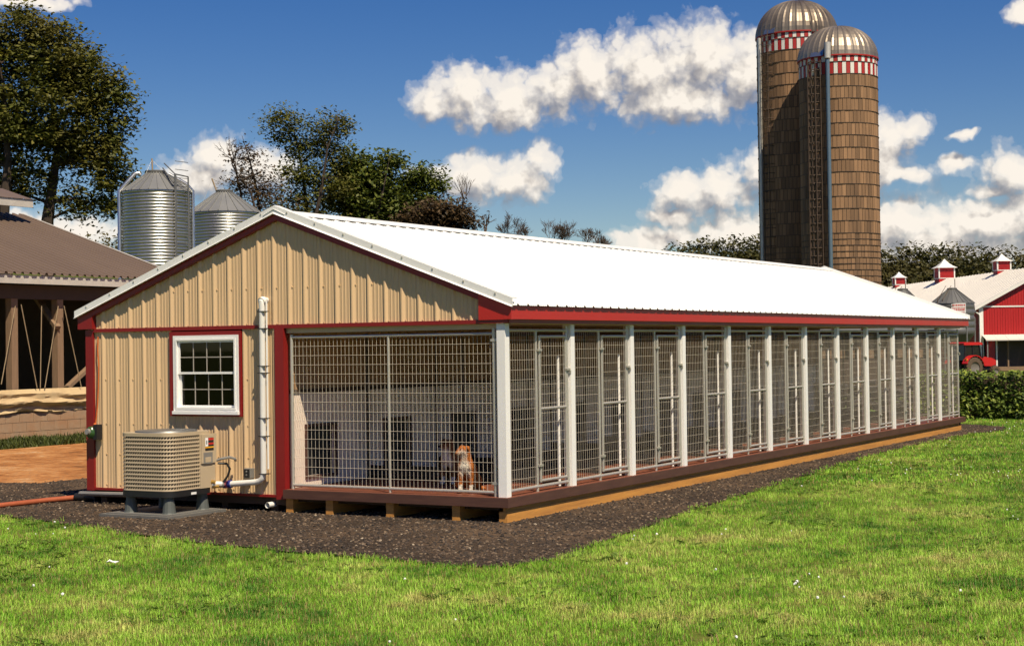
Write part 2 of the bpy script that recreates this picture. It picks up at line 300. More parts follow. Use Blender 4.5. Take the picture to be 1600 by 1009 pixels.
# ------------------------------------------------------------------ mesh helpers
def link(o, parent=None):
    COL.objects.link(o)
    if parent is not None: o.parent = parent
    return o
def tag(o, label=None, cat=None, group=None, kind=None):
    if label: o['label'] = label
    if cat: o['category'] = cat
    if group: o['group'] = group
    if kind: o['kind'] = kind
    return o
def thing(name, loc, label, cat, group=None):
    o = bpy.data.objects.new(name, None); o.empty_display_size = 0.2; o.location = loc; link(o)
    return tag(o, label, cat, group)
def wloc(o):
    p = Vector((0, 0, 0))
    while o is not None: p += Vector(o.location); o = o.parent
    return p
class MB:
    def __init__(s): s.v = []; s.f = []; s.m = []; s.cur = 0
    def add(s, vs, fs):
        k = len(s.v); s.v += [tuple(map(float, p)) for p in vs]; s.f += [tuple(i + k for i in f) for f in fs]; s.m += [s.cur] * len(fs); return s
    def box(s, x0, x1, y0, y1, z0, z1):
        return s.add([(x0, y0, z0), (x1, y0, z0), (x1, y1, z0), (x0, y1, z0), (x0, y0, z1), (x1, y0, z1), (x1, y1, z1), (x0, y1, z1)],
                     [(0, 3, 2, 1), (4, 5, 6, 7), (0, 1, 5, 4), (1, 2, 6, 5), (2, 3, 7, 6), (3, 0, 4, 7)])
    def bar(s, a, b, wd, th, up=(0, 0, 1)):
        a = Vector(a); b = Vector(b); d = (b - a).normalized(); u = Vector(up)
        if abs(d.dot(u)) > 0.99: u = Vector((0, 1, 0))
        x = d.cross(u).normalized() * wd / 2; y = x.cross(d).normalized() * th / 2
        return s.add([a - x - y, a + x - y, a + x + y, a - x + y, b - x - y, b + x - y, b + x + y, b - x + y],
                     [(0, 3, 2, 1), (4, 5, 6, 7), (0, 1, 5, 4), (1, 2, 6, 5), (2, 3, 7, 6), (3, 0, 4, 7)])
    def tube(s, pts, r, n=8, caps=True):
        pts = [Vector(p) for p in pts]; k = len(pts); rr = r if isinstance(r, (list, tuple)) else [r] * k
        vs = []; fs = []; ref = None
        for i, p in enumerate(pts):
            d = (pts[min(i + 1, k - 1)] - pts[max(i - 1, 0)]).normalized()
            if ref is None:
                ref = Vector((0, 0, 1)) if abs(d.z) < 0.9 else Vector((1, 0, 0))
            x = d.cross(ref)
            x = x.normalized() if x.length > 1e-6 else d.orthogonal().normalized()
            y = x.cross(d).normalized(); ref = y
            for j in range(n):
                a = 2 * math.pi * j / n; vs.append(p + (x * math.cos(a) + y * math.sin(a)) * rr[i])
        for i in range(k - 1):
            for j in range(n):
                fs.append((i * n + j, i * n + (j + 1) % n, (i + 1) * n + (j + 1) % n, (i + 1) * n + j))
        if caps: fs += [tuple(range(n - 1, -1, -1)), tuple(range((k - 1) * n, k * n))]
        return s.add(vs, fs)
    def lathe(s, c, prof, n=32, a0=0, a1=2 * math.pi, caps=False):
        c = Vector(c); full = abs(a1 - a0 - 2 * math.pi) < 1e-6; m = n if full else n + 1; vs = []; fs = []
        for (r, z) in prof:
            for j in range(m):
                a = a0 + (a1 - a0) * j / n; vs.append((c.x + r * math.cos(a), c.y + r * math.sin(a), c.z + z))
        for i in range(len(prof) - 1):
            for j in range(n):
                j2 = (j + 1) % m; fs.append((i * m + j, i * m + j2, (i + 1) * m + j2, (i + 1) * m + j))
        if caps: fs += [tuple(range(m - 1, -1, -1)), tuple(range((len(prof) - 1) * m, len(prof) * m))]
        return s.add(vs, fs)
    def prism(s, poly, axis, a, b):
        """polygon in the two other axes extruded along axis from a to b"""
        n = len(poly); vs = []
        for t_ in (a, b):
            for (p, q) in poly: vs.append({0: (t_, p, q), 1: (p, t_, q), 2: (p, q, t_)}[axis])
        return s.add(vs, [tuple(range(n - 1, -1, -1)), tuple(range(n, 2 * n))] + [(i, (i + 1) % n, n + (i + 1) % n, n + i) for i in range(n)])
    def build(s, name, mats, parent=None, smooth=False, kind=None, label=None):
        off = wloc(parent) if parent is not None else Vector((0, 0, 0))
        me = bpy.data.meshes.new(name); me.from_pydata([(p[0] - off.x, p[1] - off.y, p[2] - off.z) for p in s.v], [], s.f)
        for mn in (mats if isinstance(mats, (list, tuple)) else [mats]): me.materials.append(MATS[mn])
        if len(set(s.m)) > 1: me.polygons.foreach_set('material_index', s.m)
        if smooth:
            me.polygons.foreach_set('use_smooth', [True] * len(me.polygons))
            try: me.set_sharp_from_angle(angle=R(40))
            except Exception: pass
        me.update()
        o = link(bpy.data.objects.new(name, me), parent)
        if kind: o['kind'] = kind
        if label: o['label'] = label
        return o
def npmesh(name, verts, faces, mat, parent=None, kind=None):
    off = np.array(wloc(parent)) if parent is not None else np.zeros(3)
    verts = np.asarray(verts, dtype=np.float32) - off; faces = np.asarray(faces, dtype=np.int32); k = faces.shape[1]
    me = bpy.data.meshes.new(name); me.vertices.add(len(verts)); me.vertices.foreach_set('co', verts.astype(np.float32).ravel())
    me.loops.add(faces.size); me.loops.foreach_set('vertex_index', faces.ravel())
    me.polygons.add(len(faces)); me.polygons.foreach_set('loop_start', np.arange(0, faces.size, k, dtype=np.int32)); me.polygons.foreach_set('loop_total', np.full(len(faces), k, dtype=np.int32))
    me.materials.append(MATS[mat]); me.update(calc_edges=True); me.validate()
    o = link(bpy.data.objects.new(name, me), parent)
    if kind: o['kind'] = kind
    return o
def inst_piece(name, src, loc, parent):
    """another piece that shares the mesh of src; loc is its offset in the parent's frame"""
    o = bpy.data.objects.new(name, src.data); o.location = loc; link(o, parent); return o

# ------------------------------------------------------------------ setting: ground sheets
def zg(x, y):
    d = np.hypot(np.asarray(x) - CAM[0], np.asarray(y) - CAM[1]); t_ = np.clip((d - 48) / 52, 0, 1); return -0.75 * t_ * t_ * (3 - 2 * t_)
rad = np.concatenate([np.linspace(0, 60, 13), np.linspace(68, 130, 12), np.array([160, 220, 320, 500, 900, 1800, 3500])]); NA = 72
gv = []; gf = []
for i, r_ in enumerate(rad):
    for j in range(NA):
        a = 2 * math.pi * j / NA; x = CAM[0] + r_ * math.cos(a); y = CAM[1] + r_ * math.sin(a); gv.append((x, y, float(zg(x, y)) - 0.03))
for i in range(len(rad) - 1):
    for j in range(NA): gf.append((i * NA + j, (i + 1) * NA + j, (i + 1) * NA + (j + 1) % NA, i * NA + (j + 1) % NA))
npmesh('ground', gv, gf, 'field', kind='structure')

EDGE = [(-14.0, 0.2), (-9.0, -0.9), (-5.88, -1.62), (-4.24, -1.98), (-3.2, -2.38), (-2.1, -2.65), (-0.67, -2.93), (0.42, -3.0), (1.2, -3.12), (1.66, -3.0), (1.86, -2.3), (1.66, -0.9),
        (1.5, 0.2), (1.24, 2.45), (0.91, 6.7), (0.52, 11.0), (0.42, 14.0), (0.5, 17.2), (0.85, 19.8), (0.75, 20.6), (-0.6, 21.7), (-7.0, 22.3)]
def wob(p, k): return (p[0] + 0.07 * mnoise.noise((p[0] * 2.1, p[1] * 2.1, k)), p[1] + 0.07 * mnoise.noise((p[0] * 2.1, p[1] * 2.1, k + 9)))
EDF = []
for a, b2 in zip(EDGE[:-1], EDGE[1:]):
    n_ = max(1, int(math.hypot(b2[0] - a[0], b2[1] - a[1]) / 0.25))
    for i in range(n_): EDF.append(wob((a[0] + (b2[0] - a[0]) * i / n_, a[1] + (b2[1] - a[1]) * i / n_), 1.3))
EDF.append(EDGE[-1])
EDA = np.array(EDF)
# lawn: everything on the viewer's side of the gravel edge
LAWN = [(-26, -0.2)] + EDF + [(-7, 60), (45, 60), (45, -40), (-26, -40)]
def sheet(name, poly, z, mat):
    me = bpy.data.meshes.new(name); me.from_pydata([(p[0], p[1], z) for p in poly], [], [tuple(range(len(poly)))]); me.materials.append(MATS[mat])
    o = link(bpy.data.objects.new(name, me)); o['kind'] = 'structure'; return o
LAWN_S = [(-26, -0.2)] + EDF + [(-7, 30), (45, 30), (45, -40), (-26, -40)]
sheet('lawn', LAWN_S, -0.016, 'lawn_soil')
GRAVEL = EDF + [(-9, 22.3), (-9, 2.0), (-14, 0.9)]
sheet('gravel_path', GRAVEL, 0.0, 'gravel_mat')
DIRT = [(-40, -12), (-8.3, 0.3), (-7.6, 1.3), (-7.3, 6), (-9.0, 14), (-9, 40), (-20, 40), (-16.4, 16), (-16.0, 9.5), (-15.9, 5.0), (-22, -5), (-40, -9)]
sheet('dirt_road', DIRT, -0.008, 'dirt_mat')

def in_poly(P, poly):
    poly = np.asarray(poly); x, y = P[:, 0], P[:, 1]; r_ = np.zeros(len(P), bool); j = len(poly) - 1
    for i in range(len(poly)):
        xi, yi = poly[i]; xj, yj = poly[j]
        with np.errstate(divide='ignore', invalid='ignore'):
            c = ((yi > y) != (yj > y)) & (x < (xj - xi) * (y - yi) / (yj - yi + 1e-12) + xi)
        r_ ^= c; j = i
    return r_
def visible(P, mx=420, my=160):
    d = np.c_[P, np.zeros(len(P))] - CAM; z = d @ AF; u = 800 + FPX * (d @ AR) / z; v = 504.5 - FPX * (d @ AU) / z
    return (z > 2) & (u > -mx) & (u < 1600 + mx) & (v < 1009 + my)

# scattering of small pieces over the ground with geometry nodes
def scatter(name, pts, coll, smin, smax, seed, kind='stuff', tilt=0.0):
    me = bpy.data.meshes.new(name); me.vertices.add(len(pts)); me.vertices.foreach_set('co', np.asarray(pts, np.float32).ravel()); me.update()
    ob = link(bpy.data.objects.new(name, me)); ob['kind'] = kind
    ng = bpy.data.node_groups.new(name + '_nodes', 'GeometryNodeTree')
    ng.interface.new_socket('Geometry', in_out='INPUT', socket_type='NodeSocketGeometry'); ng.interface.new_socket('Geometry', in_out='OUTPUT', socket_type='NodeSocketGeometry')
    gi = ng.nodes.new('NodeGroupInput'); go = ng.nodes.new('NodeGroupOutput')
    ip = ng.nodes.new('GeometryNodeInstanceOnPoints'); ci = ng.nodes.new('GeometryNodeCollectionInfo')
    ci.inputs['Collection'].default_value = coll; ci.inputs['Separate Children'].default_value = True; ci.inputs['Reset Children'].default_value = True
    ip.inputs['Pick Instance'].default_value = True
    rv = ng.nodes.new('FunctionNodeRandomValue'); rv.data_type = 'FLOAT_VECTOR'
    rv.inputs[0].default_value = (-tilt, -tilt, 0); rv.inputs[1].default_value = (tilt, tilt, 6.2832); rv.inputs['Seed'].default_value = seed
    rs_ = ng.nodes.new('FunctionNodeRandomValue'); rs_.data_type = 'FLOAT'; rs_.inputs[2].default_value = smin; rs_.inputs[3].default_value = smax; rs_.inputs['Seed'].default_value = seed + 1
    ri = ng.nodes.new('FunctionNodeRandomValue'); ri.data_type = 'INT'; ri.inputs[4].default_value = 0; ri.inputs[5].default_value = 40; ri.inputs['Seed'].default_value = seed + 2
    L = ng.links.new
    L(gi.outputs[0], ip.inputs['Points']); L(ci.outputs[0], ip.inputs['Instance']); L(rv.outputs[0], ip.inputs['Rotation']); L(rs_.outputs[1], ip.inputs['Scale']); L(ri.outputs[2], ip.inputs['Instance Index'])
    L(ip.outputs[0], go.inputs[0])
    md = ob.modifiers.new('scatter', 'NODES'); md.node_group = ng
    return ob
def src_collection(name, meshes):
    c = bpy.data.collections.new(name)
    for i, me in enumerate(meshes):
        c.objects.link(bpy.data.objects.new('%s_%d' % (name, i), me))
    return c
def tuft_mesh(seed, nb, rad_, h, wd, mat='grass_blade'):
    r_ = np.random.default_rng(seed); vs = []; fs = []
    for k in range(nb):
        a = r_.uniform(0, 6.283); p = np.array([math.cos(a), math.sin(a)]) * rad_ * math.sqrt(r_.uniform(0, 1))
        hh = h * r_.uniform(0.5, 1.2); le = r_.uniform(0.15, 0.75) * hh; b_ = r_.uniform(0, 6.283); dv = np.array([math.cos(b_), math.sin(b_)]); sd = np.array([-dv[1], dv[0]]) * wd * r_.uniform(0.6, 1.2)
        k0 = len(vs)
        vs += [(*(p - sd), 0), (*(p + sd), 0), (*(p + dv * le * 0.35 + sd * 0.8), hh * 0.6), (*(p + dv * le * 0.35 - sd * 0.8), hh * 0.6), (*(p + dv * le), hh)]
        fs += [(k0, k0 + 1, k0 + 2, k0 + 3), (k0 + 3, k0 + 2, k0 + 4)]
    me = bpy.data.meshes.new('tuft'); me.from_pydata(vs, [], fs); me.materials.append(MATS[mat]); return me
tufts = src_collection('grass_tufts', [tuft_mesh(100 + i, 16, 0.055, [0.040, 0.032, 0.048, 0.026][i % 4], 0.0023) for i in range(8)])
far_tufts = src_collection('far_grass_tufts', [tuft_mesh(200 + i, 22, 0.14, 0.045, 0.0055) for i in range(6)])
pts_n, pts_f = [], []
N0 = 1000000
cand = np.c_[rng.uniform(-22, 30, N0), rng.uniform(-9, 32, N0)]
dist = np.hypot(cand[:, 0] - CAM[0], cand[:, 1] - CAM[1])
dens0 = N0 / (52 * 41)
want = np.where(dist < 22, 520 * np.clip((11.5 / dist) ** 1.5, 0, 1.2), 62 * (22 / dist) ** 1.2)
keep = rng.uniform(0, 1, N0) < np.minimum(1, want / dens0)
cand = cand[keep]; dist = dist[keep]
jit = cand + rng.normal(0, 0.05, cand.shape)
ok = in_poly(jit, LAWN_S) & visible(cand)
cand, dist = cand[ok], dist[ok]
# thinner patches where the turf is worn
nz = np.array([mnoise.noise((p[0] * 0.8, p[1] * 0.8, 3.1)) for p in cand])
okk = rng.uniform(0, 1, len(cand)) < np.clip(0.95 - 0.5 * np.clip(nz, 0, 1), 0.35, 1)
cand, dist = cand[okk], dist[okk]
near = dist < 22
g1 = scatter('lawn_grass', np.c_[cand[near], np.full(near.sum(), -0.016)], tufts, 0.6, 1.35, 3, tilt=0.12); tag(g1, 'short green and straw coloured grass of the lawn in the foreground', 'grass')
g2 = scatter('distant_lawn_grass', np.c_[cand[~near], np.full((~near).sum(), -0.016)], far_tufts, 0.6, 1.3, 8, tilt=0.1); tag(g2, 'smoother bright green grass of the lawn beside the far runs', 'grass')
# broadleaf weeds in patches of the turf
def rosette_mesh(seed, n, ln, wd):
    r_ = np.random.default_rng(seed); vs = []; fs = []
    for k in range(n):
        a = 6.283 * k / n + r_.uniform(-0.3, 0.3); d_ = np.array([math.cos(a), math.sin(a)]); sd = np.array([-d_[1], d_[0]]) * wd * r_.uniform(0.7, 1.2); l_ = ln * r_.uniform(0.6, 1.2); k0 = len(vs); up = r_.uniform(0.3, 0.9)
        vs += [(0, 0, 0.006), (*(d_ * l_ * 0.55 + sd), l_ * 0.45 * up), (*(d_ * l_), l_ * 0.4 * up), (*(d_ * l_ * 0.55 - sd), l_ * 0.45 * up)]; fs.append((k0, k0 + 1, k0 + 2, k0 + 3))
    me = bpy.data.meshes.new('rosette'); me.from_pydata(vs, [], fs); me.materials.append(MATS['leaf_weed_bright']); return me
rosettes = src_collection('weed_rosettes', [rosette_mesh(500 + i, 9, 0.055, 0.014) for i in range(4)])
wc = np.c_[rng.uniform(-8, 16, 60000), rng.uniform(-9, 20, 60000)]
wn = np.array([mnoise.fractal((p[0] * 0.7, p[1] * 0.7, 21.7), 0.6, 2.0, 3) for p in wc])
wc = wc[(rng.uniform(0, 1, len(wc)) < np.clip((wn - 0.12) * 1.6, 0.004, 0.6))]
wc = wc[in_poly(wc, LAWN_S) & visible(wc)]
g6 = scatter('lawn_weeds', np.c_[wc, np.full(len(wc), -0.004)], rosettes, 0.5, 1.2, 44, tilt=0.25); tag(g6, 'low broadleaf weeds growing in patches of the lawn', 'weeds')
# clover heads
cc = np.c_[rng.uniform(-6, 16, 9000), rng.uniform(-8, 24, 9000)]
cn = np.array([mnoise.noise((p[0] * 0.45, p[1] * 0.45, 7.7)) for p in cc])
ds = np.hypot(cc[:, 0] - CAM[0], cc[:, 1] - CAM[1])
cc = cc[(rng.uniform(0, 1, len(cc)) < np.clip((cn - 0.12) * 1.3 * np.clip((ds - 9) / 10, 0.15, 1), 0.012, 0.5))]
cc = cc[in_poly(cc, LAWN_S) & visible(cc)]
def blob_mesh(seed, sx, sz, mat, sub=0):
    import bmesh
    bm = bmesh.new(); bmesh.ops.create_icosphere(bm, subdivisions=1, radius=1.0); r_ = random.Random(seed)
    for v in bm.verts: v.co = Vector((v.co.x * sx * r_.uniform(0.7, 1.25), v.co.y * sx * r_.uniform(0.6, 1.1), v.co.z * sz * r_.uniform(0.7, 1.2)))
    me = bpy.data.meshes.new('blob'); bm.to_mesh(me); bm.free(); me.materials.append(MATS[mat]); return me
clover = src_collection('clover_heads', [blob_mesh(40 + i, 0.011, 0.011, 'white_print') for i in range(3)])
g3 = scatter('clover_flowers', np.c_[cc, np.full(len(cc), 0.045)], clover, 0.6, 1.3, 12); tag(g3, 'tiny white clover flowers dotted over the lawn', 'clover')
# pebbles on the gravel
gp = np.c_[rng.uniform(-12, 3, 160000), rng.uniform(-3.6, 23, 160000)]
dg = np.hypot(gp[:, 0] - CAM[0], gp[:, 1] - CAM[1])
gp = gp[(rng.uniform(0, 1, len(gp)) < np.clip((15 / dg) ** 1.3, 0.2, 1))]
gj = gp + rng.normal(0, 0.06, gp.shape)
gp = gp[in_poly(gj, GRAVEL) & visible(gp) & ~((gp[:, 0] < -0.2) & (gp[:, 0] > -6.1) & (gp[:, 1] > 0.6))]
pebbles = src_collection('pebbles', [blob_mesh(60 + i, 0.013, 0.008, 'pebble') for i in range(6)])
g4 = scatter('gravel_stones', np.c_[gp, np.full(len(gp), 0.002)], pebbles, 0.45, 1.7, 21, tilt=0.5); tag(g4, 'dark crushed stone scattered along the kennel', 'gravel')
# weeds at the foot of the block wall of the pole barn
wt = src_collection('weed_tufts', [tuft_mesh(300 + i, 26, 0.14, 0.12, 0.012, 'leaf_weed') for i in range(4)])
wp = np.c_[rng.uniform(-17.9, -16.0, 1500), rng.uniform(4, 18, 1500)]
g5 = scatter('verge_weeds', np.c_[wp, np.full(len(wp), -0.03)], wt, 0.5, 1.25, 31, tilt=0.2); tag(g5, 'strip of rough grass below the block wall of the pole barn', 'grass')
# ================================================================== KENNEL BUILDING
W, L, DP = 6.1, 19.24, 2.98
ZD, ZS = 0.27, 2.147                       # deck top, soffit
ZE, ZP = 2.324, 3.482                      # lower edge of the rake trim at eave and peak
XE = 0.125; YF, YB = -0.055, L + 0.35      # eave overhang, roof ends
SL = (ZP - ZE) / (W / 2 + XE)
def rake(x): return ZP - SL * abs(x + W / 2)
BAY = 1.61
post_y = [0.0] + [-0.078 + BAY * i for i in range(1, 12)]
bay_edges = post_y + [L]
PER = 0.2253; RIB0 = -5.833
kennel = thing('kennel_building', (-3.05, 0, 0), 'long kennel building with tan ribbed steel walls, white roof and red trim', 'kennel building')
def profile(p0, p1, phase, h=0.023, minor=0.0048):
    """ribbed sheet profile between p0 and p1: list of (position, height)"""
    out = [(p0, None)]; k = math.floor((p0 - phase) / PER) - 1
    while phase + k * PER < p1:
        o_ = phase + k * PER
        for (d, hh) in [(-0.024, 0), (-0.014, h), (0.004, h), (0.036, 0), (0.058, 0), (0.064, minor), (0.074, minor), (0.080, 0), (0.106, 0), (0.112, minor), (0.122, minor), (0.128, 0), (0.154, 0), (0.160, minor), (0.170, minor), (0.176, 0)]:
            if p0 < o_ + d < p1: out.append((o_ + d, hh))
        k += 1
    out.append((p1, None))
    out = sorted(out, key=lambda q_: q_[0]); return [(p, 0.0 if hh is None else hh) for p, hh in out]
YW = 0.030                                  # plane of the gable sheeting
def siding(x0, x1, zlo, zhi, parent, yw=YW, name='siding_panel', mat='tan_steel'):
    pr = profile(x0, x1, RIB0); b_ = MB(); vs = []; fs = []
    for (p, hh) in pr: vs += [(p, yw - hh, zlo(p)), (p, yw - hh, zhi(p))]
    for i in range(len(pr) - 1): fs.append((2 * i, 2 * i + 2, 2 * i + 3, 2 * i + 1))
    b_.add(vs, fs); return b_.build(name, mat, parent)
ZM = 2.165
x0 = RIB0 - 0.18
xs_ = [-5.985] + [RIB0 + 0.028 + PER * 4 * k - PER for k in range(1, 9)]
for a, b_ in zip(xs_[:-1], xs_[1:]):       # lower sheets stop at the open run
    a2, b2 = a, min(b_, -3.10)
    if a2 >= -3.11: break
    # leave the window opening free
    WX0, WX1, WZ0, WZ1 = -4.715, -3.61, 1.105, 2.125
    if b2 <= WX0 or a2 >= WX1: siding(a2, b2, lambda p: 0.195, lambda p: ZM, kennel)
    else:
        if a2 < WX0: siding(a2, WX0, lambda p: 0.195, lambda p: ZM, kennel)
        if b2 > WX1: siding(WX1, b2, lambda p: 0.195, lambda p: ZM, kennel)
        siding(max(a2, WX0), min(b2, WX1), lambda p: 0.195, lambda p: WZ0, kennel)
gx = [-5.96] + [RIB0 + 0.028 + PER * 4 * k - PER for k in range(1, 9)]
gx = [g for g in gx if g < -0.30] + [-0.30]
for a, b_ in zip(gx[:-1], gx[1:]): siding(a, b_, lambda p: ZM, lambda p: rake(p) - 0.03, kennel)
# screws of the gable sheeting
sc_ = MB()
for k in range(-1, 26):
    x = RIB0 + k * PER + 0.040
    rows = [(2.20,), (2.62,), (0.24,), (0.62,), (1.00,), (1.55,)]
    for (z,) in rows:
        if z > rake(x) - 0.12: continue
        if z < ZM and (x > -3.12 or (WX0 - 0.03 < x < WX1 + 0.03 and z > WZ0 - 0.02)): continue
        if x < -5.97 or x > -0.32: continue
        sc_.box(x - 0.007, x + 0.007, YW - 0.010, YW + 0.004, z - 0.007, z + 0.007)
sc_.build('screws', 'tan_steel', kennel, kind='stuff')
# red trim
def trim(name, x0, x1, y0, y1, z0, z1, mat='red_trim'):
    return MB().box(x0, x1, y0, y1, z0, z1).build(name, mat, kennel)
trim('corner_trim', -6.105, -5.98, -0.005, 0.10, 0.16, 2.17)
trim('corner_trim', -3.105, -2.975, -0.012, 0.10, 0.145, 2.150)
trim('band_trim', -5.98, -0.30, -0.004, 0.04, ZM - 0.022, ZM + 0.022)
trim('band_trim', -0.30, 0.06, -0.030, 0.04, ZM - 0.018, ZM + 0.018)
trim('base_trim', -5.98, -3.105, -0.002, 0.04, 0.168, 0.197)
# rest of the shell
MB().box(-6.1, -6.06, 0.10, L, 0.19, 2.3).build('side_wall', 'tan_steel', kennel)
MB().box(-6.06, 0.0, L - 0.03, L + 0.01, 2.17, 2.3).build('end_header', 'tan_steel', kennel)
MB().box(-6.06, -DP - 0.1, L - 0.04, L, 0.19, 2.17).build('end_wall', 'tan_steel', kennel)
MB().prism([(-6.0, 2.3), (-0.1, 2.3), (-W / 2, 3.40)], 1, L - 0.03, L + 0.01).build('end_gable', 'tan_steel', kennel)
MB().box(-6.06, -3.08, 0.10, L - 0.04, 0.17, 0.20).build('room_floor', 'dark_wood', kennel)
MB().box(-6.06, -3.08, 0.10, L - 0.04, 2.18, 2.20).build('room_ceiling', 'dark_wood', kennel)
# partition behind the runs: white lower panels, dark cap strip, tan sheet above
def by(i): return 0.42 + 1.655 * i           # dog door positions
DW, DZ0, DZ1 = 0.56, ZD + 0.12, ZD + 0.70
edges = [0.10] + [by(i) + DW / 2 + 0.80 for i in range(11)] + [L - 0.04]
for i in range(12):
    y0, y1 = edges[i] + 0.003, edges[i + 1] - 0.003; d0, d1 = by(i), by(i) + DW
    b_ = MB(); xa, xb = -DP - 0.06, -DP
    b_.box(xa, xb, y0, d0, ZD, 1.375); b_.box(xa, xb, d1, y1, ZD, 1.375); b_.box(xa, xb, d0, d1, ZD, DZ0); b_.box(xa, xb, d0, d1, DZ1, 1.375)
    b_.build('wall_panel', 'white_panel', kennel)
    dd = MB(); t_ = 0.035
    dd.box(-DP - 0.01, -DP + 0.022, d0 - t_, d0, DZ0 - t_, DZ1 + t_); dd.box(-DP - 0.01, -DP + 0.022, d1, d1 + t_, DZ0 - t_, DZ1 + t_)
    dd.box(-DP - 0.01, -DP + 0.022, d0, d1, DZ1, DZ1 + t_); dd.box(-DP - 0.01, -DP + 0.022, d0, d1, DZ0 - t_, DZ0)
    door = dd.build('dog_door', 'rim_brown', kennel)
    MB().box(-DP - 0.05, -DP - 0.035, d0, d1, DZ0, DZ1).build('flap', 'black_plastic', door)
MB().box(-DP - 0.02, -DP + 0.015, 0.10, L - 0.05, 1.377, 1.42).build('cap_strip', 'dark_wood', kennel)
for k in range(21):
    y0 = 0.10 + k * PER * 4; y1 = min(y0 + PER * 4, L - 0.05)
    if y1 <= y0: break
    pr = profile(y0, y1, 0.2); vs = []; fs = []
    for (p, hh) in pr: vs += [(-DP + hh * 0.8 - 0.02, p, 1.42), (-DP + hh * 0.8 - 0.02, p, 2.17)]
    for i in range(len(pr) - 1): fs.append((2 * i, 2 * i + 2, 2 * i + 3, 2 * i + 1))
    MB().add(vs, fs).build('inner_siding_panel', 'tan_shaded', kennel)
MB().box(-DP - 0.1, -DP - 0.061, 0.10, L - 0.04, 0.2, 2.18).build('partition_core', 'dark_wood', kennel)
# porch ceiling and header
MB().box(-DP, 0.02, 0.05, L - 0.04, 2.175, 2.19).build('ceiling', 'tan_ceiling', kennel)
MB().box(-2.97, -0.02, 0.045, 0.115, 2.085, 2.170).build('front_header', 'tan_ceiling', kennel)
MB().box(-0.10, 0.012, 0.12, L, 2.135, 2.172).build('side_header', 'tan_ceiling', kennel)
# eave: red fascia with the drip shade under the sheet edge
MB().box(0.02, 0.112, -0.045, YB - 0.03, 2.187, ZE + 0.005).build('fascia', 'red_fascia', kennel)
MB().box(0.0, 0.07, -0.02, YB - 0.20, 2.145, 2.19).build('fascia_return', 'red_trim', kennel)
MB().box(-6.185, -6.12, -0.03, YB - 0.03, 2.19, ZE + 0.02).build('fascia', 'red_fascia', kennel)
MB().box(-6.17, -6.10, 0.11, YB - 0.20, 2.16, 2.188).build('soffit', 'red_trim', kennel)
# red boxed ends at the eaves
for sgn in (1, -1):
    xo = 0.1115 if sgn > 0 else -6.20; xi = -0.30 if sgn > 0 else -5.955
    zo = rake(xo) - 0.006; zi = rake(xi) - 0.006; zb = 2.184
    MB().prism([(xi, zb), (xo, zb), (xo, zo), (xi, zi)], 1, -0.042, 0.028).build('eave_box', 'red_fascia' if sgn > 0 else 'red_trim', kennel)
# rake boards, rake trim
for sgn in (1, -1):
    xp = -W / 2; xo = (0.10 if sgn > 0 else -6.20)
    a, b_ = (xp, xo)
    poly = [(a, rake(a) - 0.002), (b_, rake(b_) - 0.002), (b_, rake(b_) - 0.075), (a, rake(a) - 0.075)]
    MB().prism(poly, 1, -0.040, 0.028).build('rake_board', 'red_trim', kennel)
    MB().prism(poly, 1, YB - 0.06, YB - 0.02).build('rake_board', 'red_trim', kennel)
    xe = 0.135 if sgn > 0 else -6.235
    for (ya, yb) in ((YF - 0.010, YF + 0.004), (YB - 0.004, YB + 0.010)):
        MB().prism([(a, rake(a)), (xe, rake(xe)), (xe, rake(xe) + 0.095), (a, rake(a) + 0.095)], 1, ya, yb).build('rake_trim', 'white_roof', kennel)
    # turned-out lip at the foot of the trim, and the flange on top of the sheet
    MB().add([(a, YF - 0.010, rake(a) + 0.016), (xe, YF - 0.010, rake(xe) + 0.016), (xe, YF - 0.030, rake(xe)), (a, YF - 0.030, rake(a)), (xe, YF - 0.008, rake(xe) - 0.002), (a, YF - 0.008, rake(a) - 0.002)],
             [(0, 1, 2, 3), (3, 2, 4, 5)]).build('trim_lip', 'white_roof', kennel)
    MB().prism([(a, rake(a) + 0.086), (xe, rake(xe) + 0.086), (xe, rake(xe) + 0.0975), (a, rake(a) + 0.0975)], 1, YF + 0.004, YF + 0.10).build('trim_flange', 'white_roof', kennel)
    scr = MB()
    for k in range(8):
        x = a + (xe - a) * (0.06 + 0.125 * k); z = rake(x) + 0.07
        scr.box(x - 0.009, x + 0.009, YF - 0.018, YF - 0.009, z - 0.009, z + 0.009)
    scr.build('trim_screws', 'galvanised', kennel, kind='stuff')
# roof sheets, each a part of its own, ribs running down the slope
roof = bpy.data.objects.new('roof', None); link(roof, kennel)
ROOF_UP = 0.072
npan = 22; pw = (YB - YF - 0.01) / npan
for k in range(npan):
    y0, y1 = YF + 0.005 + k * pw, YF + 0.005 + (k + 1) * pw
    pr = profile(y0, y1, YF + 0.1, 0.020, 0.004)
    for sgn in (1, -1):
        xe = 0.145 if sgn > 0 else -6.245
        vs = []; fs = []
        for (p, hh) in pr: vs += [(xe, p, rake(xe) + ROOF_UP - 0.055 + hh), (-W / 2, p, rake(-W / 2) + ROOF_UP - 0.055 + hh)]
        for i in range(len(pr) - 1): fs.append((2 * i, 2 * i + 2, 2 * i + 3, 2 * i + 1) if sgn < 0 else (2 * i, 2 * i + 1, 2 * i + 3, 2 * i + 2))
        MB().add(vs, fs).build('roof_panel', 'white_roof', roof)
zc = ZP + ROOF_UP - 0.055 + 0.024
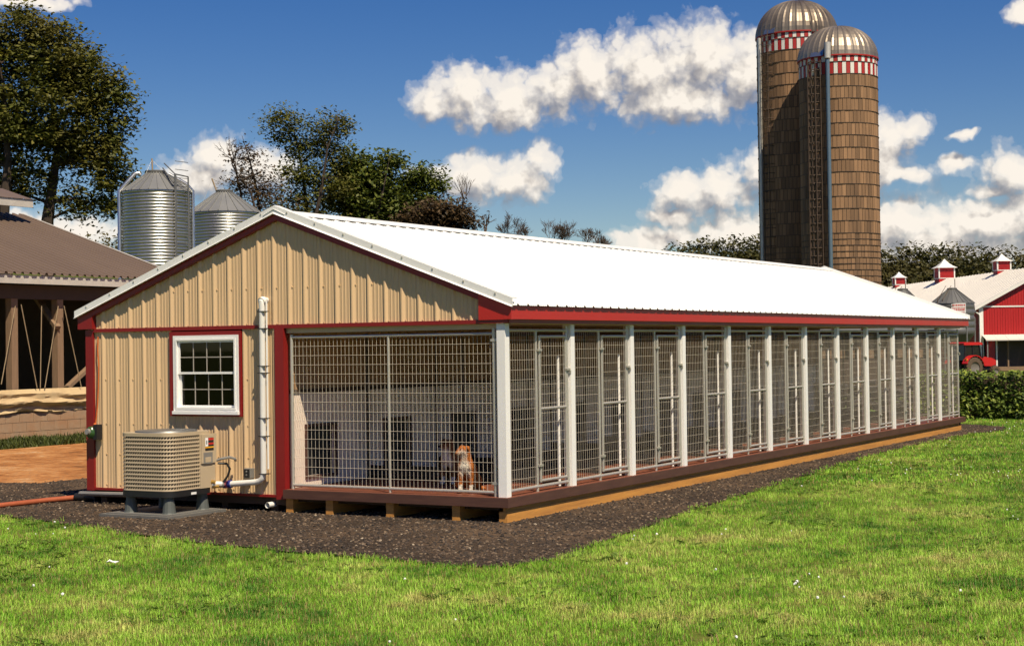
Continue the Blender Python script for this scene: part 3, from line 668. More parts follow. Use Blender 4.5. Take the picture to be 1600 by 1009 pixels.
MB().add([(-W / 2 - 0.16, YF - 0.02, zc - 0.16 * SL), (-W / 2, YF - 0.02, zc + 0.012), (-W / 2 + 0.16, YF - 0.02, zc - 0.16 * SL),
          (-W / 2 - 0.16, YB + 0.02, zc - 0.16 * SL), (-W / 2, YB + 0.02, zc + 0.012), (-W / 2 + 0.16, YB + 0.02, zc - 0.16 * SL)],
         [(0, 1, 4, 3), (1, 2, 5, 4)]).build('ridge_cap', 'white_roof', kennel)
# white posts
for i, y in enumerate(post_y):
    MB().box(-0.102, 0.0, y, y + 0.098, ZD, 2.16).build('post', 'white_vinyl', kennel)
# deck
deck = bpy.data.objects.new('deck', None); link(deck, kennel)
nb = 22; bw = (0.028 + 2.95) / nb
for k in range(nb):
    xa = -2.95 + k * bw
    cut = [-0.030, 4.85 + 1.2 * (k % 3), 9.9 + 1.1 * ((k + 1) % 3), 14.7 + 0.9 * (k % 2), 19.40]
    for ya, yb in zip(cut[:-1], cut[1:]):
        MB().box(xa, xa + bw - 0.005, ya + 0.001, yb - 0.002, ZD - 0.025, ZD).build('deck_board', 'deck_brown', deck)
for k in range(4):
    MB().box(0.029, 0.046, -0.055 + k * 4.87 if k else -0.055, -0.055 + (k + 1) * 4.87 - 0.003, 0.165, 0.266).build('rim_board', 'rim_brown', deck)
MB().box(-2.972, 0.029, -0.055, -0.031, 0.165, 0.2665).build('rim_board', 'rim_brown', deck)
MB().box(-2.95, 0.053, 19.402, 19.425, 0.165, 0.262).build('rim_board', 'rim_brown', deck)
for k in range(5):
    MB().box(-0.05, -0.014, 0.0 + k * 3.85, 3.85 * (k + 1) - 0.004, 0.115, 0.243).build('joist_beam', 'treated_lumber', deck)
for xk in (-2.967, -2.397, -1.564, -0.693, -0.098):
    w_ = 0.10
    for k in range(4): MB().box(xk, xk + w_, -0.005 + k * 4.815, 4.81 * (k + 1) - 0.0, -0.02, 0.114 if xk > -0.2 else 0.20).build('skid', 'treated_lumber', deck)
MB().box(-2.9, -0.15, 0.10, 0.14, 0.12, 0.24).build('header_joist', 'dark_wood', deck)
for xk in (-5.95, -5.0, -4.0, -3.25):
    MB().box(xk, xk + 0.1, 0.08, 19.0, -0.02, 0.16).build('skid', 'dark_wood', kennel)
MB().box(-6.06, -3.0, 0.05, 0.09, 0.075, 0.167).build('floor_rim', 'dark_wood', kennel)
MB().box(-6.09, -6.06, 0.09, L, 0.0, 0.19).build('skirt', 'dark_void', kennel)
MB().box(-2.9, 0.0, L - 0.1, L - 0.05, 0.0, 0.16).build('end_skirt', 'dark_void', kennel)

# window
win = MB()
fx0, fx1, fz0, fz1 = -4.650, -3.640, 1.150, 2.080
win.box(WX0, WX1, -0.012, 0.034, WZ0, fz0); win.box(WX0, WX1, -0.012, 0.034, fz1, 2.128); win.box(WX0, fx0, -0.012, 0.034, fz0, fz1); win.box(fx1, WX1, -0.012, 0.034, fz0, fz1)
window = win.build('window', 'red_trim', kennel)
fr_ = MB(); t_ = 0.075
def ring(b_, x0, x1, z0, z1, t_, y0, y1):
    b_.box(x0, x1, y0, y1, z0, z0 + t_); b_.box(x0, x1, y0, y1, z1 - t_, z1); b_.box(x0, x0 + t_, y0, y1, z0 + t_, z1 - t_); b_.box(x1 - t_, x1, y0, y1, z0 + t_, z1 - t_)
ring(fr_, fx0 + 0.001, fx1 - 0.001, fz0 + 0.001, fz1 - 0.001, 0.058, -0.022, 0.06); ring(fr_, fx0 + 0.040, fx1 - 0.040, fz0 + 0.040, fz1 - 0.040, 0.022, -0.030, -0.0225)
fr_.build('frame', 'white_vinyl', window)
fr_ = MB().box(fx0 - 0.005, fx1 + 0.005, -0.045, -0.013, fz0 - 0.02, fz0 + 0.018); fr_.build('sill', 'white_vinyl', window)
ix0, ix1, iz0, iz1 = fx0 + 0.061, fx1 - 0.061, fz0 + 0.061, fz1 - 0.061; zm_ = (iz0 + iz1) / 2
for (za, zb, yy) in ((zm_ - 0.002, iz1, 0.012), (iz0, zm_ + 0.030, 0.040)):
    sb = MB(); ring(sb, ix0, ix1, za, zb, 0.026, yy - 0.012, yy + 0.010); sb.build('sash', 'white_vinyl', window)
    mu = MB(); a0, a1, c0, c1 = ix0 + 0.026, ix1 - 0.026, za + 0.026, zb - 0.026
    for k in (1, 2, 3): x = a0 + (a1 - a0) * k / 4; mu.box(x - 0.0055, x + 0.0055, yy - 0.006, yy + 0.002, c0, c1)
    zz = (c0 + c1) / 2
    for k in range(4):
        xa = a0 + (a1 - a0) * k / 4 + 0.008; xb = a0 + (a1 - a0) * (k + 1) / 4 - 0.008; mu.box(xa, xb, yy - 0.006, yy + 0.002, zz - 0.0055, zz + 0.0055)
    mu.build('muntin', 'muntin_tan', window)
    for k in range(4):
        for (ra, rb) in ((c0, zz - 0.008), (zz + 0.008, c1)):
            xa = a0 + (a1 - a0) * k / 4 + 0.008; xb = a0 + (a1 - a0) * (k + 1) / 4 - 0.008
            MB().add([(xa, yy - 0.002, ra), (xb, yy - 0.002, ra), (xb, yy - 0.002, rb), (xa, yy - 0.002, rb)], [(0, 1, 2, 3)]).build('pane', 'pane_glass', window)
# things standing inside the dark room, seen dimly through the panes
ins = thing('store_shelf', (-4.1, 1.6, 0.2), 'wooden shelf inside, dimly seen through the window', 'shelf')
for xk in (-4.75, -3.45): MB().bar((xk, 1.6, 0.2), (xk, 1.6, 2.0), 0.07, 0.07).build('upright', 'old_timber', ins)
for zk in (0.7, 1.25, 1.75): MB().box(-4.72, -3.48, 1.45, 1.75, zk, zk + 0.03).build('shelf_board', 'old_timber', ins)

# ------------------------------------------------------------------ wire panels of the runs
WR = 0.0017
def wires(axis, fixed, a0, a1, z0, z1, pitch=0.0535, zp=0.108, r=WR, solid_z=None):
    """welded mesh in a vertical plane; axis 0: plane y=fixed along x, axis 1: plane x=fixed along y"""
    b_ = MB(); P_ = (lambda t_, z, o_: (t_, fixed + o_, z)) if axis == 0 else (lambda t_, z, o_: (fixed + o_, t_, z))
    n = max(1, round((a1 - a0) / pitch))
    for i in range(1, n):
        t_ = a0 + (a1 - a0) * i / n; b_.tube([P_(t_, z0, 0), P_(t_, z1, 0)], r, 4, False)
    n = max(1, round((z1 - z0) / zp))
    for i in range(1, n):
        z = z0 + (z1 - z0) * i / n; b_.tube([P_(a0, z, -0.005), P_(a1, z, -0.005)], r, 4, False)
    return b_
ordn = ['first', 'second', 'third', 'fourth', 'fifth', 'sixth', 'seventh', 'eighth', 'ninth', 'tenth', 'eleventh', 'last']
fp = thing('wire_fence', (-1.53, 0.05, ZD), 'wide welded wire panel closing the gable end of the first run', 'wire panel')
xa, xb, xm = -2.905, -0.165, -1.545; yy = 0.055; zb, zt = 0.315, 2.035
wires(0, yy, xa, xm, zb, zt).build('wire_mesh', 'galvanised_wire', fp); wires(0, yy, xm, xb, zb, zt).build('wire_mesh', 'galvanised_wire', fp)
MB().tube([(xa, yy, zt), (xb, yy, zt)], 0.019, 10).build('top_rail', 'galvanised', fp, True); MB().tube([(xa, yy, zb), (xb, yy, zb)], 0.019, 10).build('bottom_rail', 'galvanised', fp, True)
for (x, z1, r_) in ((xa, zt + 0.03, 0.021), (xm, zt, 0.016), (xb, zt + 0.06, 0.024)):
    MB().tube([(x, yy, ZD), (x, yy, z1)], r_, 10).build('upright', 'galvanised', fp, True)
for z in (0.40, 1.95): MB().box(xb - 0.03, xb + 0.075, yy - 0.028, yy + 0.028, z, z + 0.03).build('clamp', 'galvanised', fp)

for i in range(12):
    ya = bay_edges[i] + 0.098; yb = bay_edges[i + 1] if i < 11 else bay_edges[i + 1] + 0.02
    bw_ = yb - ya; xf = -0.045
    fr = thing('wire_fence', (xf, (ya + yb) / 2, ZD), ('%s galvanised wire run front with a narrow gate, counted from the white corner post' % ordn[i]) if i < 11 else 'galvanised wire run front with a narrow gate at the far end of the kennel', 'wire front', 'wire run fronts along the long side')
    y0 = ya + 0.045; y3 = yb - 0.03; y1 = y0 + (y3 - y0) * 0.46; y2 = y1 + 0.070; y4 = y3 - 0.035
    wires(1, xf, y0, y1, 0.33, 2.07, r=0.0014).build('wire_mesh', 'galvanised_wire', fr)
    for (y, z1, r_) in ((y0, 2.12, 0.020), (y1, 2.07, 0.017), (y3, 2.12, 0.020)):
        MB().tube([(xf, y, ZD), (xf, y, z1)], r_, 8).build('upright', 'galvanised', fr, True)
    MB().tube([(xf, y0, 2.07), (xf, y3, 2.07)], 0.017, 8).build('top_rail', 'galvanised', fr, True); MB().tube([(xf, y0, 0.325), (xf, y3, 0.325)], 0.019, 8).build('bottom_rail', 'galvanised', fr, True)
    ga = bpy.data.objects.new('gate', None); link(ga, fr); xg = xf + 0.006
    wires(1, xg, y2, y4, 0.385, 2.0, pitch=0.055, r=0.0014).build('gate_mesh', 'galvanised_wire', ga)
    for y in (y2, y4): MB().tube([(xg, y, 0.37), (xg, y, 2.01)], 0.017, 8).build('stile', 'galvanised', ga, True)
    for z in (0.385, 1.19, 2.0): MB().tube([(xg, y2, z), (xg, y4, z)], 0.017, 8).build('gate_rail', 'galvanised', ga, True)
    for z in (0.56, 1.85): MB().box(xg + 0.006, xg + 0.030, y1 - 0.010, y2 + 0.018, z - 0.012, z + 0.012).build('hinge', 'galvanised', ga)
    lt = MB(); lt.box(xg + 0.012, xg + 0.034, y4 - 0.02, y3 + 0.035, 1.61, 1.632); lt.box(xg + 0.018, xg + 0.040, y3 + 0.012, y3 + 0.032, 1.575, 1.61); lt.build('latch', 'galvanised', ga)
# dividers between the runs and the far end
for i in range(1, 13):
    y = bay_edges[i] + (0.05 if i < 12 else 0.0)
    lab = ('welded wire divider with black kick board between the %s and %s runs' % (ordn[i - 1], ordn[i])) if i < 12 else 'welded wire panel closing the far end of the last run'
    dv = thing('divider_fence', (-1.5, y, ZD), lab, 'wire divider', 'wire dividers between the runs')
    xa, xb = -2.90, -0.125
    wires(0, y, xa, xb, ZD + 0.05, 2.05, r=0.0012).build('wire_mesh', 'shaded_wire', dv)
    for z in (ZD + 0.05, 2.05): MB().tube([(xa, y, z), (xb, y, z)], 0.014, 6).build('rail', 'shaded_wire', dv, True)
    for x in (xa, -1.5): MB().tube([(x, y, ZD), (x, y, 2.08)], 0.016, 6).build('upright', 'shaded_wire', dv, True)
    MB().tube([(xb - 0.035, bay_edges[i] - 0.02, ZD), (xb - 0.035, bay_edges[i] - 0.02, 1.78)], 0.016, 8).build('sunlit_upright', 'white_vinyl', dv, True)  # galvanised tube coloured white for the sunlight on it, ended at the eave shadow
    if i < 12: MB().box(xa + 0.02, xb - 0.35, y + 0.006, y + 0.016, ZD + 0.012, ZD + 0.17).build('kick_board', 'black_plastic', dv)

# ------------------------------------------------------------------ services on the gable wall
pipe = thing('line_set_cover', (-3.25, -0.05, 0.3), 'white plastic pipe running up the tan wall beside the window', 'pipe')
yp = -0.060
MB().tube([(-3.247, 0.028, 2.475), (-3.247, -0.02, 2.485), (-3.247, yp - 0.012, 2.46), (-3.247, yp, 2.40), (-3.25, yp, 0.46), (-3.262, yp, 0.40), (-3.30, yp, 0.362), (-3.36, yp, 0.345), (-4.02, yp, 0.285)], 0.035, 12).build('conduit', 'pvc_white', pipe, True)
MB().tube([(-3.195, yp + 0.02, 2.47), (-3.195, yp + 0.02, 0.50)], 0.012, 6).build('drain_line', 'pvc_white', pipe, True)
MB().tube([(-3.247, yp + 0.03, 2.478), (-3.247, yp - 0.012, 2.462)], 0.047, 12).build('elbow', 'pvc_white', pipe, True)
for z in (0.44, 0.88, 1.09, 1.62, 1.70, 2.14, 2.34): MB().box(-3.292, -3.183, yp - 0.037, yp + 0.05, z, z + 0.009).build('strap', 'black_plastic', pipe)
MB().tube([(-3.84, yp, 0.302), (-3.73, yp, 0.311)], 0.046, 12).build('filter_drier', 'blue_label', pipe, True)
MB().tube([(-3.80, yp - 0.002, 0.3055), (-3.775, yp - 0.002, 0.3078)], 0.0465, 12).build('drier_print', 'pink_print', pipe, True)
ob_ = thing('outlet_box', (-3.5, -0.03, 0.40), 'small grey outdoor outlet box low on the tan wall', 'outlet box')
MB().box(-3.545, -3.455, -0.055, 0.028, 0.385, 0.50).build('housing', 'grey_metal', ob_); MB().box(-3.538, -3.462, -0.066, -0.0555, 0.395, 0.49).build('cover', 'black_plastic', ob_)
for z in (0.425, 0.465): MB().tube([(-3.50, -0.066, z), (-3.50, -0.070, z)], 0.012, 8).build('socket', 'grey_metal', ob_)
tag(MB().tube([(-3.20, -0.06, 0.078), (-3.19, 0.25, 0.085)], [0.034, 0.034], 14, False).build('drain_stub', 'pvc_white', None, True), 'white pipe stub poking out under the tan wall', 'pipe')
tag(MB().tube([(-6.19, -0.04, 0.118), (-5.75, -0.05, 0.125), (-5.2, -0.05, 0.135)], 0.028, 8).build('conduit_pipe', 'grey_metal', None, True), 'grey pipe lying along the wall foot behind the air conditioner', 'pipe')
cordp = [(-5.885, -0.012, 2.09), (-5.89, -0.015, 1.9), (-5.875, -0.015, 1.75), (-5.88, -0.02, 1.45), (-5.90, -0.02, 1.2), (-5.925, -0.03, 0.99)]
tag(MB().tube(cordp, 0.009, 6).build('extension_cord', 'orange_cord', None, True), 'orange cord hanging down the left edge of the tan wall', 'cord')
gf_ = thing('wall_light', (-5.95, -0.06, 0.9), 'glossy green round fixture on the wall corner under the orange cord', 'wall fixture')
MB().lathe((-5.945, -0.075, 0.885), [(0.0, -0.075), (0.045, -0.065), (0.072, -0.03), (0.078, 0.0), (0.070, 0.04), (0.045, 0.075), (0.0, 0.085)], 18).build('housing', 'green_enamel', gf_, True)
MB().tube([(-5.945, -0.13, 0.90), (-5.945, -0.165, 0.905)], [0.045, 0.035], 14).build('lens', 'grey_metal', gf_, True); MB().box(-5.90, -5.84, -0.10, 0.0, 0.80, 0.99).build('bracket', 'black_plastic', gf_)
MB().tube([(-5.93, -0.05, 0.96), (-5.925, -0.03, 1.0)], 0.02, 8).build('plug', 'orange_cord', gf_, True)
tag(MB().tube([tuple(onplane(-40, 794, 2, 0.03)), tuple(onplane(30, 786, 2, 0.03)), tuple(onplane(75, 781, 2, 0.035)), tuple(onplane(117, 777, 2, 0.04))], 0.034, 10).build('ground_pipe', 'rust_pipe', None, True), 'rust orange pipe lying on the gravel at the left', 'pipe')
p_ = onplane(118, 776, 2, 0.05); q_ = onplane(158, 779, 2, 0.03)
tag(MB().tube([tuple(p_), tuple((p_ * 0.5 + q_ * 0.5) + np.array([0, 0, 0.02])), tuple(q_)], [0.05, 0.07, 0.04], 10).build('hose_end', 'black_plastic', None, True), 'black sleeve joined to the end of the rust orange pipe', 'pipe end')

# ------------------------------------------------------------------ air conditioner
pad = thing('equipment_pad', (-4.2, -0.7, 0), 'flat grey pad on the gravel under the air conditioner', 'pad')
MB().box(-4.74, -3.70, -1.215, -0.20, -0.02, 0.032).build('slab', 'pad_grey', pad); MB().box(-4.68, -3.76, -1.155, -0.26, 0.032, 0.042).build('raised_top', 'pad_grey', pad)
AX0, AX1, AY0, AY1, AZ0, AZ1 = -4.565, -3.79, -1.075, -0.30, 0.285, 0.955
ac = thing('air_conditioner', (-4.19, -0.69, 0.042), 'tan louvred air conditioner unit with a colourful sticker outside the gable wall', 'air conditioner')
def rrect(x0, x1, y0, y1, r_, n=6):
    out = []
    for (cx, cy, a0) in ((x1 - r_, y0 + r_, -90), (x1 - r_, y1 - r_, 0), (x0 + r_, y1 - r_, 90), (x0 + r_, y0 + r_, 180)):
        for k in range(n + 1): a = R(a0 + 90 * k / n); out.append((cx + r_ * math.cos(a), cy + r_ * math.sin(a)))
    return out
def ringwall(path, z0, z1, cap=True):
    b_ = MB(); n = len(path); vs = [(x, y, z0) for x, y in path] + [(x, y, z1) for x, y in path]
    fs = [(i, (i + 1) % n, n + (i + 1) % n, n + i) for i in range(n)]
    if cap: fs += [tuple(range(n, 2 * n)), tuple(range(n - 1, -1, -1))]
    return b_.add(vs, fs)
ringwall(rrect(AX0 + 0.03, AX1 - 0.03, AY0 + 0.03, AY1 - 0.03, 0.11), AZ0, AZ1 - 0.03).build('coil', 'dark_void', ac)
ringwall(rrect(AX0 - 0.004, AX1 + 0.004, AY0 - 0.004, AY1 + 0.004, 0.14), AZ1 - 0.035, AZ1 + 0.004).build('top_cover', 'ac_tan', ac, True)
ringwall(rrect(AX0 - 0.006, AX1 + 0.006, AY0 - 0.006, AY1 + 0.006, 0.14), AZ0 - 0.055, AZ0 + 0.012).build('base_pan', 'black_plastic', ac, True)
MB().lathe(((AX0 + AX1) / 2, (AY0 + AY1) / 2, AZ1 + 0.004), [(0.36, 0), (0.35, 0.018), (0.12, 0.03), (0.0, 0.03)], 28).build('fan_grille', 'dark_bin', ac, True)
# louvre guard: solid bands with slanted slats across the slots between them
pth = rrect(AX0, AX1, AY0, AY1, 0.14, 8); pth.append(pth[0]); seg = []
tot = 0.0
for a, b_ in zip(pth[:-1], pth[1:]): d_ = math.hypot(b_[0] - a[0], b_[1] - a[1]); seg.append((tot, d_, a, b_)); tot += d_
def along(s_):
    s_ %= tot
    for (s0, d_, a, b_) in seg:
        if s_ <= s0 + d_ + 1e-9:
            f = 0 if d_ < 1e-9 else (s_ - s0) / d_; return (a[0] + (b_[0] - a[0]) * f, a[1] + (b_[1] - a[1]) * f)
    return pth[-1]
def cxy(p, s_): cx, cy = (AX0 + AX1) / 2, (AY0 + AY1) / 2; return (cx + (p[0] - cx) * s_, cy + (p[1] - cy) * s_)
gd = MB(); nrow = 14; hz = (AZ1 - AZ0 - 0.05) / nrow
S0 = 0.0
for rI in range(nrow):
    z0 = AZ0 + 0.012 + rI * hz; n = len(pth)
    vs = [(*cxy(p, 0.992), z0 + hz * 0.02) for p in pth] + [(*cxy(p, 1.006), z0 + hz * 0.10) for p in pth] + [(*cxy(p, 1.0), z0 + hz * 0.50) for p in pth]
    gd.add(vs, [(i, i + 1, n + i + 1, n + i) for i in range(n - 1)] + [(n + i, n + i + 1, 2 * n + i + 1, 2 * n + i) for i in range(n - 1)])
    ns = int(tot / 0.036)
    for k in range(ns):
        s_ = k * tot / ns; a = along(s_); b2 = along(s_ + 0.011); c2 = along(s_ + 0.011 + 0.020); d2 = along(s_ + 0.020)
        gd.add([(*a, z0 + hz * 0.48), (*b2, z0 + hz * 0.48), (*cxy(c2, 0.994), z0 + hz * 1.06), (*cxy(d2, 0.994), z0 + hz * 1.06)], [(0, 1, 2, 3)])
gd.build('louvre_guard', 'ac_tan', ac)
# service panel on the right-hand face
MB().box(AX1 - 0.02, AX1 + 0.012, AY1 - 0.26, AY1 + 0.004, AZ0 + 0.012, AZ1 - 0.036).build('corner_panel', 'ac_tan', ac)
pn = MB().box(AX1 - 0.02, AX1 + 0.028, AY1 - 0.25, AY1 + 0.01, AZ0 + 0.30, AZ1 - 0.033).build('service_panel', 'ac_tan', ac)
xs2 = AX1 + 0.0285; ys0 = AY1 - 0.19
def stick(y0, y1, z0, z1, mat, dx=0.0, nm='sticker'): MB().box(xs2 + dx, xs2 + dx + 0.0012, ys0 + y0, ys0 + y1, AZ1 + z0, AZ1 + z1).build(nm, mat, pn)
stick(0, 0.15, -0.225, -0.075, 'black_print'); stick(0, 0.05, -0.175, -0.075, 'white_print', 0.0014); stick(0.055, 0.15, -0.105, -0.08, 'red_print', 0.0014); stick(0.055, 0.15, -0.155, -0.135, 'red_print', 0.0014); stick(0, 0.15, -0.195, -0.178, 'yellow_print', 0.0014); stick(0.018, 0.032, -0.150, -0.105, 'black_print', 0.0028)
stick(-0.03, 0.13, -0.375, -0.245, 'grey_metal'); stick(0.0, 0.10, -0.36, -0.30, 'ac_tan', 0.0014)
MB().box(AX1 + 0.008, AX1 + 0.0095, AY1 - 0.42, AY1 - 0.33, AZ0 - 0.045, AZ0 - 0.018).build('tag', 'white_print', ac)
for (fx, fy) in ((AX0 + 0.1, AY0 + 0.1), (AX1 - 0.1, AY0 + 0.1), (AX0 + 0.1, AY1 - 0.1), (AX1 - 0.1, AY1 - 0.1)):
    MB().lathe((fx, fy, 0.042), [(0.085, 0), (0.078, 0.01), (0.055, AZ0 - 0.10), (0.05, AZ0 - 0.097)], 12, caps=True).build('foot', 'grey_plastic', ac)
MB().tube([(AX1 + 0.0, AY1 + 0.03, 0.60), (AX1 + 0.05, AY1 + 0.06, 0.62), (AX1 + 0.15, AY1 + 0.10, 0.64), (AX1 + 0.18, AY1 + 0.16, 0.62), (AX1 + 0.12, AY1 + 0.24, 0.59)], 0.016, 8).build('whip', 'grey_metal', ac, True)
MB().tube([(AX1 + 0.01, AY1 + 0.05, 0.57), (AX1 + 0.09, AY1 + 0.12, 0.56), (AX1 + 0.12, AY1 + 0.14, 0.50), (AX1 + 0.09, AY1 + 0.14, 0.42), (AX1 + 0.03, AY1 + 0.10, 0.32)], 0.014, 8).build('cable', 'black_plastic', ac, True)
MB().tube([(AX1 + 0.0, AY1 - 0.05, 0.335), (AX1 + 0.06, AY1 + 0.04, 0.33), (AX1 + 0.02, AY1 + 0.12, 0.315), (-4.02, yp, 0.285)], 0.03, 8).build('suction_line', 'pvc_white', ac, True)
MB().tube([(AX1 + 0.005, AY1 - 0.06, 0.36), (AX1 + 0.05, AY1 - 0.04, 0.355)], 0.022, 8).build('valve', 'brass', ac, True); MB().tube([(AX1 + 0.005, AY1 - 0.03, 0.31), (AX1 + 0.07, AY1 + 0.0, 0.30)], 0.018, 8).build('valve', 'brass', ac, True)
# ------------------------------------------------------------------ dogs
def skin_mesh(name, V, Ed, Rad, sub=2):
    me = bpy.data.meshes.new(name); me.from_pydata(V, Ed, []); ob = bpy.data.objects.new(name, me); COL.objects.link(ob)
    md = ob.modifiers.new('skin', 'SKIN'); sv = me.skin_vertices
    if not sv: return None
    for i, r_ in enumerate(Rad): sv[0].data[i].radius = (r_, r_) if not isinstance(r_, tuple) else r_
    sv[0].data[0].use_root = True
    md.use_smooth_shade = True
    s2 = ob.modifiers.new('sub', 'SUBSURF'); s2.levels = sub; s2.render_levels = sub
    dg = bpy.context.evaluated_depsgraph_get(); out = bpy.data.meshes.new_from_object(ob.evaluated_get(dg))
    bpy.data.objects.remove(ob); return out
def dogmat(name, c1, c2, white, head):
    m, t, b, o = newmat(name); tcn = t.new('ShaderNodeTexCoord'); p = tcn.outputs['Object']
    n = t.noise(p, 22, 4, 0.7); c = t.mix(n, c1, c2)
    wob_ = t.vmath('ADD', p, t.vmath('SCALE', t.noise(p, 30, 2, 0.5, out=1), scale=0.03))
    chest = t.vmath('LENGTH', t.vmath('MULTIPLY', t.vmath('SUBTRACT', wob_, (0.11, 0.015, 0.265)), (9, 13, 7.5)))
    c = t.mix(t.ramp(chest, [(0.55, 1.0), (1.0, 0.0)]), c, white)
    sx = t.new('ShaderNodeSeparateXYZ'); t.l.new(wob_, sx.inputs[0])
    paw = t.math('MULTIPLY', t.math('LESS_THAN', sx.outputs[2], 0.105), t.math('GREATER_THAN', sx.outputs[0], 0.02)); c = t.mix(paw, c, white)
    c = t.mix(t.math('MULTIPLY', t.ramp(t.vmath('LENGTH', t.vmath('MULTIPLY', t.vmath('SUBTRACT', wob_, head), (14, 14, 14))), [(0.5, 1.0), (1.0, 0.0)]), 0.7), c, white)
    t.put(b.inputs['Base Color'], c); b.inputs['Roughness'].default_value = 0.85; b.inputs['Specular IOR Level'].default_value = 0.15
    bn = t.new('ShaderNodeBump'); bn.inputs['Strength'].default_value = 0.8; bn.inputs['Distance'].default_value = 0.012; t.put(bn.inputs['Height'], t.noise(p, 70, 3, 0.7)); t.l.new(bn.outputs[0], b.inputs['Normal'])
def make_dog(name, label, loc, heading, turn, mat, scale=1.0, fluff=1.0):
    hc = Vector((0.055, 0, 0.42)); rot = Matrix.Rotation(turn, 3, 'Z')
    def H(x, y, z): return tuple(hc + rot @ (Vector((x, y, z)) - hc))
    V = [(-0.15, 0, 0.10), (-0.08, 0, 0.19), (0.0, 0, 0.265), (0.035, 0, 0.335), (0.05, 0, 0.395), H(0.07, 0, 0.445), H(0.108, 0, 0.452), H(0.150, 0, 0.428), H(0.178, 0, 0.424)]
    Rd = [0.088, 0.092, 0.090 * fluff, 0.072 * fluff, 0.056 * fluff, 0.056, 0.046, 0.027, 0.020]
    E_ = [(i, i + 1) for i in range(8)]
    def chain(root, pts, rs_):
        prev = root
        for p, r_ in zip(pts, rs_): V.append(p); Rd.append(r_); E_.append((prev, len(V) - 1)); prev = len(V) - 1
    for s_ in (1, -1):
        chain(2, [(0.045, s_ * 0.055, 0.225), (0.040, s_ * 0.060, 0.15), (0.055, s_ * 0.058, 0.065), (0.065, s_ * 0.058, 0.022), (0.092, s_ * 0.058, 0.016)], [0.044, 0.029, 0.021, 0.023, 0.018])
        chain(0, [(-0.10, s_ * 0.085, 0.115), (-0.02, s_ * 0.108, 0.115), (-0.09, s_ * 0.108, 0.035), (-0.02, s_ * 0.108, 0.022), (0.02, s_ * 0.108, 0.018)], [0.068, 0.046, 0.026, 0.023, 0.018])
        chain(5, [H(0.055, s_ * 0.045, 0.485), H(0.062, s_ * 0.068, 0.490), H(0.078, s_ * 0.082, 0.462)], [0.020, 0.017, 0.010])
    chain(0, [(-0.22, 0.0, 0.045), (-0.27, 0.06, 0.03), (-0.27, 0.14, 0.025)], [0.03, 0.026, 0.014])
    me = skin_mesh(name, V, E_, Rd, 2)
    for v in me.vertices:                                       # ruffled coat
        n_ = mnoise.noise(v.co * 38.0) * 0.006 + mnoise.noise(v.co * 80.0) * 0.003; v.co += v.normal * n_
    me.materials.clear(); me.materials.append(MATS[mat])
    me.polygons.foreach_set('use_smooth', [True] * len(me.polygons))
    o = bpy.data.objects.new(name, me); o.location = loc; o.rotation_euler = (0, 0, heading); o.scale = (scale,) * 3; link(o); tag(o, label, 'dog')
    def small(nm, p, r_, mt):
        b_ = MB().lathe(p, [(0, -r_), (r_ * 0.7, -r_ * 0.7), (r_, 0), (r_ * 0.7, r_ * 0.7), (0, r_)], 10); me2 = bpy.data.meshes.new(nm); me2.from_pydata(b_.v, [], b_.f); me2.materials.append(MATS[mt]); link(bpy.data.objects.new(nm, me2), o)
    small('nose', H(0.196, 0, 0.430), 0.013, 'black_print')
    for s_ in (1, -1): small('eye', H(0.136, s_ * 0.028, 0.467), 0.008, 'black_print')
    return o
dogmat('coat_red', (0.26, 0.070, 0.014), (0.46, 0.155, 0.035), (0.68, 0.60, 0.48), (0.14, 0.0, 0.42))
dogmat('coat_brown', (0.10, 0.042, 0.02), (0.27, 0.12, 0.055), (0.66, 0.58, 0.50), (0.14, 0.0, 0.38))
make_dog('dog', 'reddish dog with white chest sitting in the sun behind the wire', (-0.70, 0.330, ZD), R(-74), R(-40), 'coat_red', 1.06, 1.05)
make_dog('dog', 'shaded brown dog with white chest sitting behind the reddish dog', (-1.46, 1.20, ZD), R(-82), R(-18), 'coat_brown', 1.08, 1.22)
tag(MB().add([(-0.05, -0.02, 0.03), (0.0, -0.03, 0.045), (0.05, -0.015, 0.03), (0.06, 0.025, 0.04), (0.0, 0.03, 0.03), (-0.045, 0.02, 0.05), (-0.05, -0.02, 0.026), (0.0, -0.03, 0.041), (0.05, -0.015, 0.026), (0.06, 0.025, 0.036), (0.0, 0.03, 0.026), (-0.045, 0.02, 0.046)], [(0, 1, 4, 5), (1, 2, 3, 4), (6, 11, 10, 7), (7, 10, 9, 8)]).build('paper_scrap', 'paper_white'), 'small white paper scrap lying in the grass', 'litter')
bpy.data.objects['paper_scrap'].location = tuple(onplane(175, 883, 2, 0.02))

# ================================================================== POLE BARN at the left
XB, YE = -18.3, 15.3                         # front line, right end
barn = thing('pole_barn', (XB, 10, 0), 'open pole barn with a brown ribbed roof behind the kennel at the left', 'barn')
ZEV = 3.60; rp = onplane(36, 337, 1, YE + 0.3); XR, ZR = rp[0], rp[2]
def rz(x): return ZEV + (ZR - ZEV) * (XB + 0.45 - x) / (XB + 0.45 - XR)
Y0B = -3.0; npb = 20; pwb = (YE + 0.3 - Y0B) / npb
for k in range(npb):
    y0 = Y0B + k * pwb; vs = []; fs = []; y = y0; prb = []
    nr = 4
    for j in range(nr):
        c = y0 + pwb * (j + 0.5) / nr
        prb += [(c - 0.05, 0), (c - 0.03, 0.05), (c + 0.03, 0.05), (c + 0.05, 0)]
    prb = [(y0, 0)] + prb + [(y0 + pwb, 0)]
    for (p, h_) in prb: vs += [(XB + 0.45, p, ZEV + h_), (XR, p, ZR + h_)]
    for i in range(len(prb) - 1): fs.append((2 * i, 2 * i + 1, 2 * i + 3, 2 * i + 2))
    MB().add(vs, fs).build('roof_panel', 'brown_roof', barn)
